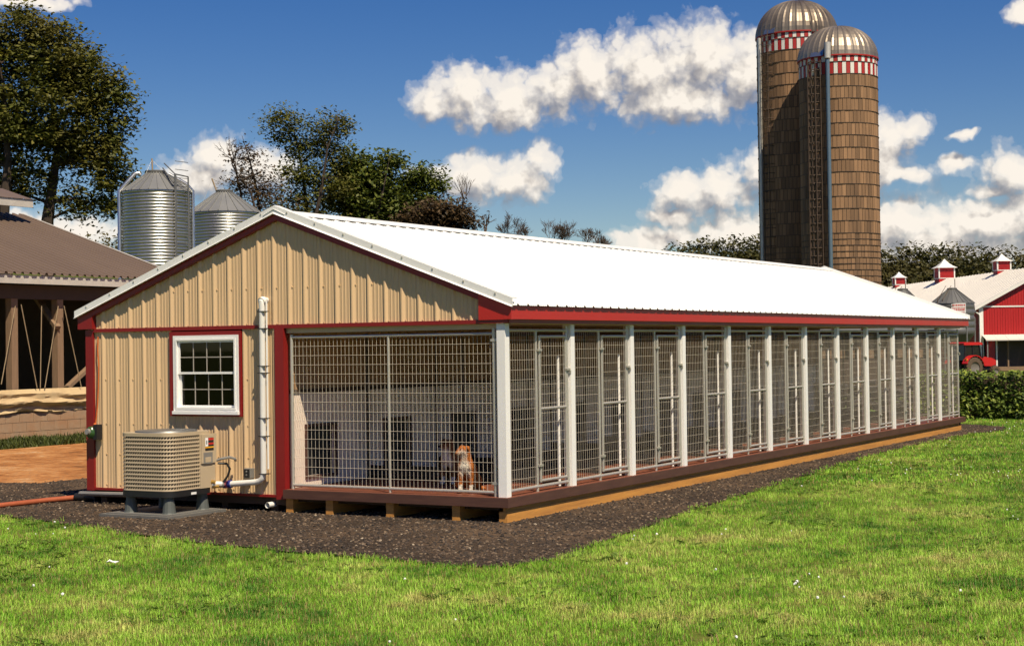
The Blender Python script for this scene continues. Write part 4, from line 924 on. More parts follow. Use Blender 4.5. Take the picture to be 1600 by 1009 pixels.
HWB = XB + 0.45 - XR
MB().add([(XR, Y0B, ZR), (XR, YE + 0.3, ZR), (XR - HWB, YE + 0.3, ZEV), (XR - HWB, Y0B, ZEV)], [(0, 1, 2, 3)]).build('back_slope', 'brown_roof', barn)
MB().add([(XB + 0.47, YE + 0.30, ZEV - 0.10), (XB + 0.47, YE + 0.30, ZEV + 0.06), (XR, YE + 0.30, ZR + 0.06), (XR, YE + 0.30, ZR - 0.10),
          (XB + 0.47, YE + 0.20, ZEV + 0.06), (XR, YE + 0.20, ZR + 0.06)], [(0, 1, 2, 3), (1, 4, 5, 2)]).build('rake_trim', 'pale_fascia', barn)
MB().box(XB + 0.36, XB + 0.40, Y0B, YE + 0.28, ZEV - 0.20, ZEV - 0.02).build('eave_board', 'pale_fascia', barn)
MB().box(XB - 0.10, XB + 0.10, Y0B, YE, ZEV - 0.52, ZEV - 0.22).build('header_beam', 'dark_timber', barn)
# raised ridge vent
zv = ZR + 0.30
MB().add([(XR + 1.15, Y0B, zv), (XR + 1.15, YE - 0.4, zv), (XR, YE - 0.4, zv + 0.36), (XR, Y0B, zv + 0.36)], [(0, 1, 2, 3)]).build('ridge_vent_roof', 'brown_roof', barn)
MB().box(XR + 1.06, XR + 1.12, Y0B, YE - 0.42, zv - 0.20, zv - 0.01).build('ridge_vent_fascia', 'pale_fascia', barn)
MB().box(XR + 0.40, XR + 0.46, Y0B, YE - 0.9, ZR - 0.12, zv + 0.15).build('ridge_vent_side', 'dark_timber', barn)
for u in (18.5, 90.0):
    y = onplane(u, 520, 0, XB)[1]; MB().box(XB - 0.09, XB + 0.09, y - 0.09, y + 0.09, 0.5, ZEV - 0.22).build('post', 'old_timber', barn)
for y in (3.3, YE - 0.2, 0.4): MB().box(XB - 0.09, XB + 0.09, y - 0.09, y + 0.09, 0.5, ZEV - 0.22).build('post', 'old_timber', barn)
# knee braces
pA = onplane(80, 485, 0, XB); pB = onplane(62, 452, 0, XB)
MB().bar(tuple(onplane(90, 512, 0, XB + 0.14) ), tuple(onplane(58, 466, 0, XB - 0.8)), 0.14, 0.09).build('brace', 'old_timber', barn)
MB().bar(tuple(onplane(104, 606, 0, XB - 0.3)), tuple(onplane(170, 545, 0, XB - 0.3)), 0.14, 0.08).build('brace', 'old_timber', barn)
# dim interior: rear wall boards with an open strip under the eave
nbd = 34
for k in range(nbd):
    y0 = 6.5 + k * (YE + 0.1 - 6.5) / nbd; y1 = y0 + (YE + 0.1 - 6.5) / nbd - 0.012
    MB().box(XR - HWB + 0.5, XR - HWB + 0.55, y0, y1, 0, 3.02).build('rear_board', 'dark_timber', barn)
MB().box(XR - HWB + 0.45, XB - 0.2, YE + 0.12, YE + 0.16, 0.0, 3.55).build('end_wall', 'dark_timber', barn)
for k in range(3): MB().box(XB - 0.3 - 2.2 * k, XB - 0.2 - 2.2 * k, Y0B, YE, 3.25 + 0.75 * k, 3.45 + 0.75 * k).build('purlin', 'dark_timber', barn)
# block wall
wallb = thing('block_wall', (XB + 0.1, 11, 0), 'low tan concrete block wall along the front of the pole barn', 'wall')
ZB0 = -0.03; bh, bl = 0.205, 0.405; src = None
for r_ in range(3):
    for k in range(-4, 22):
        y = 6.6 + k * bl + (bl / 2 if r_ % 2 else 0)
        if y + bl > YE + 0.1: continue
        if src is None: src = MB().box(XB + 0.0, XB + 0.2, y + 0.005, y + bl - 0.005, ZB0 + r_ * bh + 0.005, ZB0 + (r_ + 1) * bh - 0.005).build('block', 'block', wallb); y_ref = y
        else: inst_piece('block', src, (0, y - y_ref, r_ * bh), wallb)
MB().box(XB + 0.01, XB + 0.188, 5.0, YE + 0.08, ZB0, ZB0 + 3 * bh - 0.004).build('mortar', 'mortar', wallb)
# rolled curtain
cur = MB(); ny, nz_ = 150, 16
yA, yB_ = 4.5, YE + 0.1; z0c, z1c = 0.60, 1.10
vs = []; fs = []
for i in range(ny + 1):
    y = yA + (yB_ - yA) * i / ny
    for j in range(nz_ + 1):
        t_ = j / nz_; sag = 0.05 * math.sin((y - 10.4) * 1.9) ** 2
        fold = 0.09 * mnoise.fractal((y * 0.9 + t_ * 1.2, t_ * 4.5 - y * 0.25, 2.0), 0.6, 2.0, 4) + 0.05 * math.sin(t_ * 17 + 2.6 * mnoise.noise((y * 0.8, 0, 5)) + y * 0.6)
        out = 0.16 + 0.13 * math.sin(math.pi * (1 - t_) ** 0.8) + fold * (1 - t_) ** 0.4
        vs.append((XB + out, y, z0c - sag * (1 - t_) + (z1c - z0c) * t_))
for i in range(ny):
    for j in range(nz_): a = i * (nz_ + 1) + j; fs.append((a, a + nz_ + 1, a + nz_ + 2, a + 1))
cu = cur.add(vs, fs).build('rolled_curtain', 'tarp', None, True); tag(cu, 'wrinkled tan canvas curtain bunched on the block wall of the pole barn', 'curtain')
# ropes holding the curtain
for q, (u0, v0, u1, v1) in enumerate([(24, 478, 2, 600), (33, 476, 58, 606), (65, 478, 63, 606), (91, 478, 70, 606), (100, 478, 127, 604)]):
    a = onplane(u0, v0, 0, XB + 0.25); b_ = onplane(u1, v1, 0, XB + 0.25)
    tag(MB().tube([tuple(a), tuple(b_)], 0.011, 5).build('rope', 'rope'), ['rope at the left edge of the picture holding the curtain', 'slanting rope just right of the first barn post', 'upright rope midway between the two barn posts', 'slanting rope in front of the second barn post', 'slanting rope nearest the kennel corner'][q], 'rope', 'curtain ropes of the pole barn')

# ------------------------------------------------------------------ grain bins
def feed_bin(name, label, c, r_, zb, zeave, ztop, rcap, mat_body, mat_cone, pitch=0.115, wave=0.017):
    o = thing(name, (c[0], c[1], zb), label, 'grain bin')
    prof = []; z = zb; n = int((zeave - zb) / pitch)
    for k in range(n):
        for f, w_ in ((0.0, 0), (0.25, 0.7), (0.5, 1), (0.75, 0.7)): prof.append((r_ + wave * (w_ - 0.5) * 2, zb + (k + f) * (zeave - zb) / n - zb))
    prof.append((r_, zeave - zb))
    MB().lathe((c[0], c[1], zb), prof, 48).build('body', mat_body, o, True)
    ns = 24; b_ = MB()
    for k in range(ns):                       # roof sheets with standing seams
        a0, a1 = 2 * math.pi * k / ns, 2 * math.pi * (k + 1) / ns
        b_.add([(c[0] + (r_ + 0.06) * math.cos(a0), c[1] + (r_ + 0.06) * math.sin(a0), zeave - 0.02), (c[0] + (r_ + 0.06) * math.cos(a1), c[1] + (r_ + 0.06) * math.sin(a1), zeave - 0.02), (c[0] + rcap * math.cos(a1), c[1] + rcap * math.sin(a1), ztop), (c[0] + rcap * math.cos(a0), c[1] + rcap * math.sin(a0), ztop)], [(0, 1, 2, 3)])
        b_.bar((c[0] + (r_ + 0.05) * math.cos(a0), c[1] + (r_ + 0.05) * math.sin(a0), zeave), (c[0] + rcap * math.cos(a0), c[1] + rcap * math.sin(a0), ztop + 0.015), 0.025, 0.05)
    b_.build('cone_roof', mat_cone, o)
    MB().lathe((c[0], c[1], ztop - 0.03), [(rcap + 0.03, 0), (rcap + 0.05, 0.10), (rcap + 0.02, 0.13), (0, 0.16)], 24).build('cap', 'dark_bin', o, True)
    return o
def cam_dir(c):                                # unit vectors at c: towards the viewer, and to the viewer's right
    d = np.array([CAM[0] - c[0], CAM[1] - c[1]]); d /= np.linalg.norm(d); return np.array([d[0], d[1], 0]), np.array([-d[1], d[0], 0])
D1 = 60.0; c1 = at(244, 300, D1); r1 = 52.5 * D1 / FPX
b1 = feed_bin('grain_bin', 'taller corrugated silver grain bin with a ladder, left of the other silver bin', c1, r1, -0.5, c1[2], at(244, 271, D1)[2], 0.32, 'silver_bin', 'grey_cone')
tw, rt = cam_dir(c1)
def bp(c, a, b_, z): return tuple(np.array([c[0], c[1], 0]) + tw * a + rt * b_ + np.array([0, 0, z]))
zt1 = at(244, 271, D1)[2]; ze1 = c1[2]
MB().tube([bp(c1, 0.15, -r1 - 0.08, 0), bp(c1, 0.15, -r1 - 0.08, ze1 + 0.02), bp(c1, 0.12, -r1 + 0.10, ze1 + 0.22), bp(c1, 0.1, -0.75, ze1 + 0.66), bp(c1, 0.1, -0.62, ze1 + 0.68), bp(c1, 0.1, -0.55, ze1 + 0.6)], 0.075, 10).build('fill_pipe', 'silver_bin', b1, True)
MB().tube([bp(c1, 0.0, r1 + 0.08, 0), bp(c1, 0.0, r1 + 0.08, ze1 + 0.05), bp(c1, 0.0, r1 - 0.15, ze1 + 0.3), bp(c1, 0.0, 0.45, zt1 - 0.02)], 0.07, 10).build('fill_pipe', 'silver_bin', b1, True)
ld = MB(); lx0, lx1 = r1 * 0.55, r1 * 0.93; la = r1 * 0.84; lb = r1 * 0.42
ld.tube([bp(c1, la + 0.05, lx0, 0), bp(c1, la + 0.05, lx0, ze1 + 0.55)], 0.045, 6); ld.tube([bp(c1, lb + 0.1, lx1, 0), bp(c1, lb + 0.1, lx1, ze1 + 0.5)], 0.03, 6)
for k in range(22): z = 2.5 + k * 0.3; ld.tube([bp(c1, la + 0.05, lx0, z), bp(c1, lb + 0.1, lx1, z)], 0.012, 4)
ld.tube([bp(c1, la + 0.05, lx0, ze1 + 0.55), bp(c1, lb + 0.1, lx1, ze1 + 0.5)], 0.025, 5)
for s_ in (0.0, 0.22): ld.tube([bp(c1, la + 0.02, lx0 - s_ * 0.3, ze1 + 0.02 + s_), bp(c1, 0.3, 0.25, zt1 + 0.06 + s_ * 0.5)], 0.025, 5)
ld.tube([bp(c1, la + 0.05, lx0, ze1 + 0.55), bp(c1, 0.25, 0.3, zt1 + 0.35)], 0.022, 5)
ld.build('ladder', 'dark_bin', b1)
MB().tube([bp(c1, 0, -0.12, zt1), bp(c1, 0, -0.14, zt1 + 0.55)], 0.03, 6).build('mast', 'rope', b1)
gw = MB(); gw.tube([bp(c1, 0, -0.14, zt1 + 0.5), bp(c1, 0.3, -0.45, zt1 - 0.25)], 0.006, 4); gw.tube([bp(c1, 0, -0.14, zt1 + 0.5), bp(c1, 0.3, 0.4, zt1 - 0.1)], 0.006, 4); gw.build('guy_wire', 'dark_bin', b1)
D2 = 64.0; c2 = at(351, 333, D2); r2 = 55 * D2 / FPX
b2_ = feed_bin('grain_bin', 'shorter corrugated silver grain bin behind the kennel roof peak', c2, r2, -0.5, c2[2], at(351, 301, D2)[2], 0.30, 'silver_bin', 'grey_cone')
tw, rt = cam_dir(c2); zt2 = at(351, 301, D2)[2]
MB().tube([bp(c2, 0, -0.28, zt2), bp(c2, 0, -0.48, zt2 + 0.55)], 0.03, 6).build('mast', 'rope', b2_)
gw = MB(); gw.tube([bp(c2, 0, -0.48, zt2 + 0.55), bp(c2, 0.3, -0.85, zt2 - 0.45)], 0.006, 4); gw.tube([bp(c2, 0, -0.48, zt2 + 0.55), bp(c2, 0, 0.5, zt2 + 0.05)], 0.006, 4); gw.build('guy_wire', 'dark_bin', b2_)

# ------------------------------------------------------------------ trees
def leaf_quads(centers, size, rg, flat=0.35, bias=None):
    n = len(centers); nrm = rg.normal(0, 1, (n, 3)); nrm[:, 2] = np.abs(nrm[:, 2]) + flat; nrm += np.array(sdir) * 0.8 if bias is None else np.array(bias); nrm /= np.linalg.norm(nrm, axis=1)[:, None]
    a = np.cross(nrm, rg.normal(0, 1, (n, 3))); a /= np.linalg.norm(a, axis=1)[:, None]; b_ = np.cross(nrm, a)
    s_ = size * rg.uniform(0.55, 1.3, (n, 1)); v = np.stack([centers - a * s_, centers - b_ * s_ * 0.5 + nrm * s_ * 0.12, centers + a * s_, centers + b_ * s_ * 0.5 + nrm * s_ * 0.12], 1).reshape(-1, 3)
    return v, np.arange(n * 4).reshape(-1, 4)
def make_tree(name, label, depth, trunks, lobes, nclus, nleaf, size, mat, seed, clus_r=0.55, group='trees behind the farm buildings', nlimb=40, zbase=None, thick=0.22):
    rg = np.random.default_rng(seed); k = depth / FPX
    b0 = at(*trunks[0][0], depth); zb = float(zg(b0[0], b0[1])) - 0.05
    o = thing(name, (b0[0], b0[1], zb), label, 'tree', group)
    tr = MB(); tp = []
    for ti, tk in enumerate(trunks):
        pts = [at(u, v, depth + 1.2 * ti * (-1) ** ti) for (u, v) in tk]
        pts = [np.array([pts[0][0], pts[0][1], zb])] + pts; n = len(pts)
        tr.tube([tuple(p) for p in pts], [thick * (1 - 0.93 * i / (n - 1)) for i in range(n)], 8)
        for i in range(1, n - 1 + 1):
            for f in (0.0, 0.5): tp.append(pts[i - 1] * (1 - f) + pts[i] * f)
        tp.append(pts[-1])
    tp = np.array([p for p in tp if p[2] > zb + 2.0])
    cen = []; vol = np.array([l[2] * l[3] for l in lobes], float); vol /= vol.sum()
    for li, (u, v, ru, rv) in enumerate(lobes):
        m_ = max(2, int(nclus * vol[li])); d = rg.normal(0, 1, (m_, 3)); d /= np.linalg.norm(d, axis=1)[:, None]; d *= rg.uniform(0.05, 1, (m_, 1)) ** 0.42
        c = at(u, v, depth); cen.append(c + (d[:, :1] * AR * ru + d[:, 1:2] * AU * rv + d[:, 2:] * AF * (ru + rv) * 0.5) * k)
    cen = np.concatenate(cen)
    lc = np.repeat(cen, nleaf, 0) + np.clip(rg.normal(0, 1, (len(cen) * nleaf, 3)), -1.7, 1.7) * np.array([clus_r, clus_r, clus_r * 0.62]) * np.repeat(rg.uniform(0.5, 1.3, (len(cen), 1)), nleaf, 0)
    v, f = leaf_quads(lc, size, rg)
    for q in rg.choice(len(cen), min(nlimb, len(cen)), replace=False):
        c = cen[q]; below = tp[tp[:, 2] < c[2] + 0.3]; below = below if len(below) else tp
        s_ = below[np.argmin(np.linalg.norm((below - c) * np.array([1, 1, 0.7]), axis=1))]
        mid = (s_ + c) / 2 + np.array([0, 0, 0.12 * np.linalg.norm(c - s_)]) + rg.normal(0, 0.15, 3)
        r_ = thick * 0.30 * rg.uniform(0.5, 1.0); tr.tube([tuple(s_), tuple(mid), tuple(c)], [r_, r_ * 0.6, r_ * 0.15], 5, False)
    tr.build('trunk', 'bark', o, True)
    npmesh('crown', v, f, mat, o)
    return o
make_tree('shade_tree', 'large dark leafy tree rising above the pole barn at the left edge', 75,
          [[(74, 345), (82, 290), (90, 230), (80, 150), (75, 90)], [(5, 340), (12, 260), (10, 180), (0, 100)]],
          [(20, 70, 75, 58), (82, 92, 70, 60), (136, 140, 58, 52), (176, 158, 28, 44), (70, 170, 96, 70), (160, 222, 44, 50), (118, 232, 56, 42), (20, 215, 75, 65), (170, 288, 32, 48), (118, 316, 38, 24), (50, 285, 46, 26), (-60, 130, 90, 100), (-60, 240, 80, 70), (12, 300, 45, 24), (178, 330, 16, 22)],
          700, 86, 0.125, 'leaf_olive', 3, clus_r=0.44, nlimb=110, thick=0.34)
make_tree('thin_tree', 'tall thin dark tree with two open crowns behind the roof peak', 78, [[(482, 345), (474, 280), (466, 230), (452, 180)], [(492, 345), (505, 280), (512, 230), (528, 190)]],
          [(450, 196, 34, 30), (470, 232, 32, 22), (514, 205, 32, 28), (535, 196, 16, 16), (508, 240, 30, 24), (475, 272, 38, 22), (505, 290, 46, 26), (470, 318, 52, 24), (490, 365, 60, 34), (480, 410, 50, 30)], 380, 44, 0.095, 'leaf_olive', 5, clus_r=0.38, nlimb=110, thick=0.13)
make_tree('sparse_tree', 'sparse brownish tree with bare top twigs left of the roof peak', 74, [[(408, 350), (402, 300), (390, 250), (378, 212)], [(404, 350), (392, 300), (366, 262)]],
          [(384, 250, 22, 24), (400, 285, 36, 26), (376, 292, 18, 22), (420, 310, 38, 24), (410, 360, 44, 34)], 150, 26, 0.085, 'leaf_brown', 6, clus_r=0.42, nlimb=80, thick=0.11)
make_tree('leafy_tree', 'green leafy tree right of the roof peak', 80, [[(566, 360), (562, 300), (556, 255)], [(585, 360), (598, 300), (608, 250)]],
          [(552, 258, 24, 22), (570, 275, 34, 20), (606, 250, 20, 13), (590, 292, 34, 26), (545, 300, 34, 30), (570, 325, 60, 26), (615, 325, 28, 30), (580, 375, 66, 34), (585, 425, 50, 30)], 430, 70, 0.125, 'leaf_green', 8, clus_r=0.42, nlimb=60, thick=0.13)
make_tree('leafy_tree', 'smaller green tree sloping down to the right behind the white roof', 80, [[(655, 360), (652, 320), (656, 280)]],
          [(660, 276, 30, 12), (640, 290, 24, 14), (682, 292, 18, 10), (650, 318, 44, 20), (640, 340, 40, 20), (650, 385, 50, 34), (650, 430, 40, 30)], 270, 66, 0.12, 'leaf_green', 9, clus_r=0.38, nlimb=40, thick=0.14)
make_tree('round_bush', 'dense brown-green bush at the right end of the trees', 76, [[(690, 365), (692, 335)]],
          [(690, 330, 44, 18), (670, 345, 44, 18), (712, 346, 28, 20), (695, 390, 46, 40), (695, 450, 44, 40)], 330, 60, 0.10, 'leaf_brown', 10, clus_r=0.34, nlimb=20, thick=0.12)
def bare_tree(name, label, depth, u, vtop, vbase, spread, seed, levels=5, lean=0.0, r0=0.06, group='bare trees along the horizon'):
    r_ = random.Random(seed); b0 = at(u, vbase, depth); zb = float(zg(b0[0], b0[1])) - 0.05; o = thing(name, (b0[0], b0[1], zb), label, 'tree', group)
    mb = MB(); top = at(u, vtop, depth); H_ = top[2] - b0[2]
    br = MB()
    mb.tube([(b0[0], b0[1], zb), tuple(b0)], [r0 * 1.5, r0], 6)
    def grow(p, d, ln, rad_, lv):
        k = p + d * ln; md = p + d * ln * 0.5 + Vector((r_.gauss(0, 0.05), r_.gauss(0, 0.05), 0)) * ln
        (mb if lv == levels else br).tube([tuple(p), tuple(md), tuple(k)], [rad_, rad_ * 0.85, rad_ * 0.65], 4, False)
        if lv <= 0: return
        for i in range(3 if lv > 1 else 2):
            nd = (d + Vector((r_.gauss(0, spread), r_.gauss(0, spread), r_.gauss(0.12, 0.22)))).normalized()
            grow(p + d * ln * r_.uniform(0.55, 1.0), nd, ln * r_.uniform(0.62, 0.85), max(rad_ * 0.58, 0.007), lv - 1)
    grow(Vector(b0), Vector((lean * AR[0], lean * AR[1], 1)).normalized(), H_ * (0.36 if levels < 6 else 0.30), r0, levels)
    mb.build('trunk', 'twig', o); br.build('branches', 'twig', o)
bare_tree('bare_tree', 'bare upright sapling above the brown bush', 76, 720, 268, 350, 0.25, 1, 4, 0.1, 0.045)
bare_tree('bare_tree', 'dead slanting tree just right of the bush', 76, 752, 318, 375, 0.4, 2, 3, 0.45, 0.06)
for q, (u, vt) in enumerate([(796, 326), (826, 338), (856, 336), (884, 334), (912, 344), (940, 352)]):
    bare_tree('bare_tree', 'bare tree over the white roof, %s of six from the left' % ['first', 'second', 'third', 'fourth', 'fifth', 'last'][q], 92, u, vt - 4 + 7 * (q % 2), 402 + (u - 790) * 0.10, 0.40, 20 + q, 6, 0.12 * (-1) ** q, 0.040)
bare_tree('bare_tree', 'bare twiggy top poking out left of the sparse tree', 74, 376, 196, 300, 0.35, 44, 4, -0.2, 0.06)

# far wood on the rising ground
def wood(name, label, prof, depth, n, size, seed):
    rg = np.random.default_rng(seed); us = rg.uniform(prof[0][0], prof[-1][0], n); tops = np.interp(us, [p[0] for p in prof], [p[1] for p in prof])
    P_ = []
    for u, tv in zip(us, tops):
        d = depth * rg.uniform(0.92, 1.12); rr = rg.uniform(2.2, 4.2); tv2 = tv + rg.uniform(9, 24) + abs(rg.normal(0, 12))
        c = at(u, tv2, d) - np.array([0, 0, rr * 0.8]); m_ = 120
        q = rg.normal(0, 1, (m_, 3)); q /= np.linalg.norm(q, axis=1)[:, None]; q[:, 2] = np.abs(q[:, 2]) * 1.0 - 0.15
        P_.append(c + q * rr * rg.uniform(0.75, 1.05, (m_, 1)))
    # rows lower on the slope
    for r_ in range(4):
        for u in rg.uniform(prof[0][0], prof[-1][0], n // 3):
            tv = np.interp(u, [p[0] for p in prof], [p[1] for p in prof]); d = depth * 0.93 - 4 * r_; rr = rg.uniform(2.2, 4.0); c = at(u, tv + 18 + 22 * r_ + rg.uniform(-6, 6), d)
            q = rg.normal(0, 1, (90, 3)); q /= np.linalg.norm(q, axis=1)[:, None]; P_.append(c + q * rr * rg.uniform(0.7, 1.0, (90, 1)))
    v, f = leaf_quads(np.concatenate(P_), size, rg, 0.2)
    o = npmesh(name, v, f, 'leaf_wood', None, 'stuff'); tag(o, label, 'wood'); return o
wood('far_wood', 'dark green wood on the horizon behind the red barn and the silos', [(930, 424), (1040, 414), (1065, 394), (1100, 392), (1140, 386), (1190, 380), (1300, 390), (1375, 404), (1412, 394), (1440, 402), (1470, 396), (1500, 394), (1530, 402), (1560, 400), (1590, 408), (1640, 410)], 270, 640, 0.37, 51)
wood('far_wood', 'dark green wood glimpsed between the pole barn roof and the silver bin', [(-320, 398), (60, 392), (160, 384), (200, 388), (330, 398), (420, 405), (600, 408), (760, 412), (960, 428)], 232, 480, 0.36, 52)
# rising field behind the pole barn
hl = []
for i in range(22):
    for j in range(5): u = -400 + 70 * i; p = at(u, 540 - 36 * j * min(1.0, max(0.05, (1040 - u) / 360)), 130 + 24 * j); hl.append((p[0], p[1], p[2] if j else -3))
npmesh('hill', hl, [(i * 5 + j, (i + 1) * 5 + j, (i + 1) * 5 + j + 1, i * 5 + j + 1) for i in range(21) for j in range(4)], 'field', None, 'structure')

# ------------------------------------------------------------------ silos
def silo(name, label, uc, d, rpx, v_sh, v_top, seed):
    c = at(uc, v_sh, d); r_ = rpx * d / FPX; zb = -0.75; zs = c[2]; ztop = at(uc, v_top, d)[2]; rg = random.Random(seed)
    o = thing(name, (c[0], c[1], zb), label, 'silo', 'twin concrete stave silos')
    n = 2 * round(math.pi * r_ / 0.254); ch = 0.76; zrows = []
    zk = zs - 0.42
    zrows.append(('A', zk, zs)); zrows.append(('B', zk - ch, zk)); zz = zk - ch
    while zz > zb: zrows.append(('S', max(zz - ch, zb), zz)); zz -= ch
    st = MB(); ck = MB(); hp = MB()
    for q, (t_, z0, z1) in enumerate(zrows):
        off = (0.5 if q % 2 else 0) * (2 * math.pi / n) if t_ == 'S' else 0
        for k in range(n):
            a0 = 2 * math.pi * k / n + off + 0.0055; a1 = 2 * math.pi * (k + 1) / n + off - 0.0055; ro = r_ + rg.uniform(-0.012, 0.012); ri = r_ - 0.035
            za, zb_ = z0 + 0.012, z1 - 0.012; mbx = st if t_ == 'S' else ck
            if t_ != 'S': mbx.cur = (k + (1 if t_ == 'A' else 0)) % 2
            cs = [(c[0] + rr * math.cos(a), c[1] + rr * math.sin(a), z) for rr, a, z in ((ro, a0, za), (ro, a1, za), (ro, a1, zb_), (ro, a0, zb_), (ri, a0, za), (ri, a1, za), (ri, a1, zb_), (ri, a0, zb_))]
            mbx.add(cs, [(0, 1, 2, 3), (0, 4, 5, 1), (1, 5, 6, 2), (2, 6, 7, 3), (3, 7, 4, 0)])
        zs_h = [z0] if z0 > 8 else [z0, (z0 + z1) / 2]
        for zh in zs_h:
            hp.lathe((c[0], c[1], zh), [(r_ + 0.012, -0.018), (r_ + 0.034, -0.016), (r_ + 0.034, 0.016), (r_ + 0.012, 0.018)], 48)
    st.build('staves', 'stave', o, kind='stuff'); ck.build('checker_band', ['check_red', 'check_white'], o, kind='stuff'); hp.build('hoops', 'hoop_dark', o, kind='stuff')
    MB().lathe((c[0], c[1], zb), [(r_ - 0.02, 0), (r_ - 0.02, zs - zb)], 48).build('joint_core', 'hoop_dark', o)
    # ribbed metal dome
    dm = MB(); nd = 36; hgt = ztop - zs
    vs = []; fs = []; nr = 12
    for i in range(nr + 1):
        ph = math.pi / 2 * i / nr
        for k in range(nd * 4):
            a = 2 * math.pi * k / (nd * 4); rib = 0.035 if k % 4 == 0 else 0.0
            rr = (r_ + 0.05 + rib) * math.cos(ph) ** 0.92 if i < nr else 0.02; vs.append((c[0] + rr * math.cos(a), c[1] + rr * math.sin(a), zs + 0.01 + (hgt + rib) * math.sin(ph)))
    m_ = nd * 4
    for i in range(nr):
        for k in range(m_): fs.append((i * m_ + k, i * m_ + (k + 1) % m_, (i + 1) * m_ + (k + 1) % m_, (i + 1) * m_ + k))
    dm.add(vs, fs).build('dome', 'dome_steel', o)
    MB().lathe((c[0], c[1], zs), [(r_ + 0.03, -0.06), (r_ + 0.085, -0.05), (r_ + 0.085, 0.03), (r_ + 0.03, 0.04)], 48).build('dome_rim', 'check_red', o)
    tw, rt = cam_dir(c)
    def ap(ang, rr, z): a = R(ang); return np.array([c[0], c[1], 0]) + (tw * math.cos(a) + rt * math.sin(a)) * rr + np.array([0, 0, z])
    return o, c, r_, zb, zs, ztop, ap
o1, c_, r_, zb, zs, zt, ap = silo('silo', 'nearer shorter concrete silo with red and white checks and a blue-grey pipe', 1309, 103, 60.5, 96, 43, 1)
# enclosed ladder chute of hoops, fill pipe and dormer
ch = MB()
for k in range(40):
    z = zb + 0.4 + k * (zs - zb - 0.8) / 39; cc_ = ap(-32, r_ + 0.30, z); pts = []
    for j in range(9): a = math.pi * 2 * j / 8; pts.append(tuple(cc_ + np.array([math.cos(a) * 0.36, math.sin(a) * 0.36, 0])))
    ch.tube(pts, 0.030, 4, False)
for ang in (-41, -37, -32, -27, -23): ch.tube([tuple(ap(ang, r_ + (0.62 if ang in (-37, -32, -27) else 0.3), zb)), tuple(ap(ang, r_ + (0.62 if ang in (-37, -32, -27) else 0.3), zs - 0.3))], 0.035, 5)
ch.build('ladder_cage', 'hoop_dark', o1)
dk = MB()
for k in range(26): z0 = zb + k * (zs - zb - 0.5) / 26; dk.add([tuple(ap(-36, r_ + 0.05, z0)), tuple(ap(-27, r_ + 0.05, z0)), tuple(ap(-27, r_ + 0.05, z0 + 0.55)), tuple(ap(-36, r_ + 0.05, z0 + 0.55))], [(0, 1, 2, 3)])
dk.build('chute_doors', 'dark_timber', o1, kind='stuff')
MB().tube([tuple(ap(-13, r_ + 0.30, zb)), tuple(ap(-13, r_ + 0.30, zs - 0.3))], 0.13, 10).build('fill_pipe', 'blue_pipe', o1, True)
MB().tube([tuple(ap(-13, r_ + 0.30, zs - 0.25)), tuple(ap(-13, r_ + 0.22, zs + 0.75))], 0.20, 10).build('pipe_hood', 'pale_pipe', o1, True)
for k in range(4): z = zb + 3 + k * 5.0; MB().tube([tuple(ap(-13, r_ - 0.02, z)), tuple(ap(-13, r_ + 0.36, z))], 0.05, 5).build('pipe_bracket', 'blue_pipe', o1)
def dormer(o, ap, ang, r_, zs, w_=0.42):
    a0, a1 = ang - math.degrees(w_ / r_), ang + math.degrees(w_ / r_)
    MB().add([tuple(ap(a0, r_ + 0.20, zs - 0.02)), tuple(ap(a1, r_ + 0.20, zs - 0.02)), tuple(ap(a1, r_ - 0.15, zs + 0.75)), tuple(ap(a0, r_ - 0.15, zs + 0.75)), tuple(ap(a0, r_ - 0.3, zs)), tuple(ap(a1, r_ - 0.3, zs))],
             [(0, 1, 2, 3), (0, 3, 4), (1, 5, 2)]).build('dormer', 'silver_bin', o)
dormer(o1, ap, -30, r_, zs)
o2, c_, r_, zb, zs, zt, ap = silo('silo', 'taller concrete silo with checked band standing behind the other', 1245, 108.5, 62.5, 60, 3, 2)
MB().tube([tuple(ap(-56, r_ + 0.28, zb)), tuple(ap(-56, r_ + 0.28, zs - 0.2))], 0.12, 10).build('fill_pipe', 'pale_pipe', o2, True)
lc_ = MB()
for ang in (-47, -38): lc_.tube([tuple(ap(ang, r_ + 0.42, zb)), tuple(ap(ang, r_ + 0.42, zs + 0.2))], 0.03, 5)
for k in range(30):
    z = zs - 0.2 - k * 0.6; lc_.tube([tuple(ap(-49, r_ + 0.05, z)), tuple(ap(-47, r_ + 0.5, z)), tuple(ap(-38, r_ + 0.5, z)), tuple(ap(-35, r_ + 0.05, z))], 0.02, 4)
lc_.build('ladder_cage', 'hoop_dark', o2)
dormer(o2, ap, -40, r_, zs)
MB().lathe(tuple(ap(24, r_ - 0.15, zs - 0.1)), [(0.30, 0), (0.30, 0.55), (0.22, 0.75), (0.0, 0.82)], 14).build('vent_stub', 'dome_steel', o2, True)

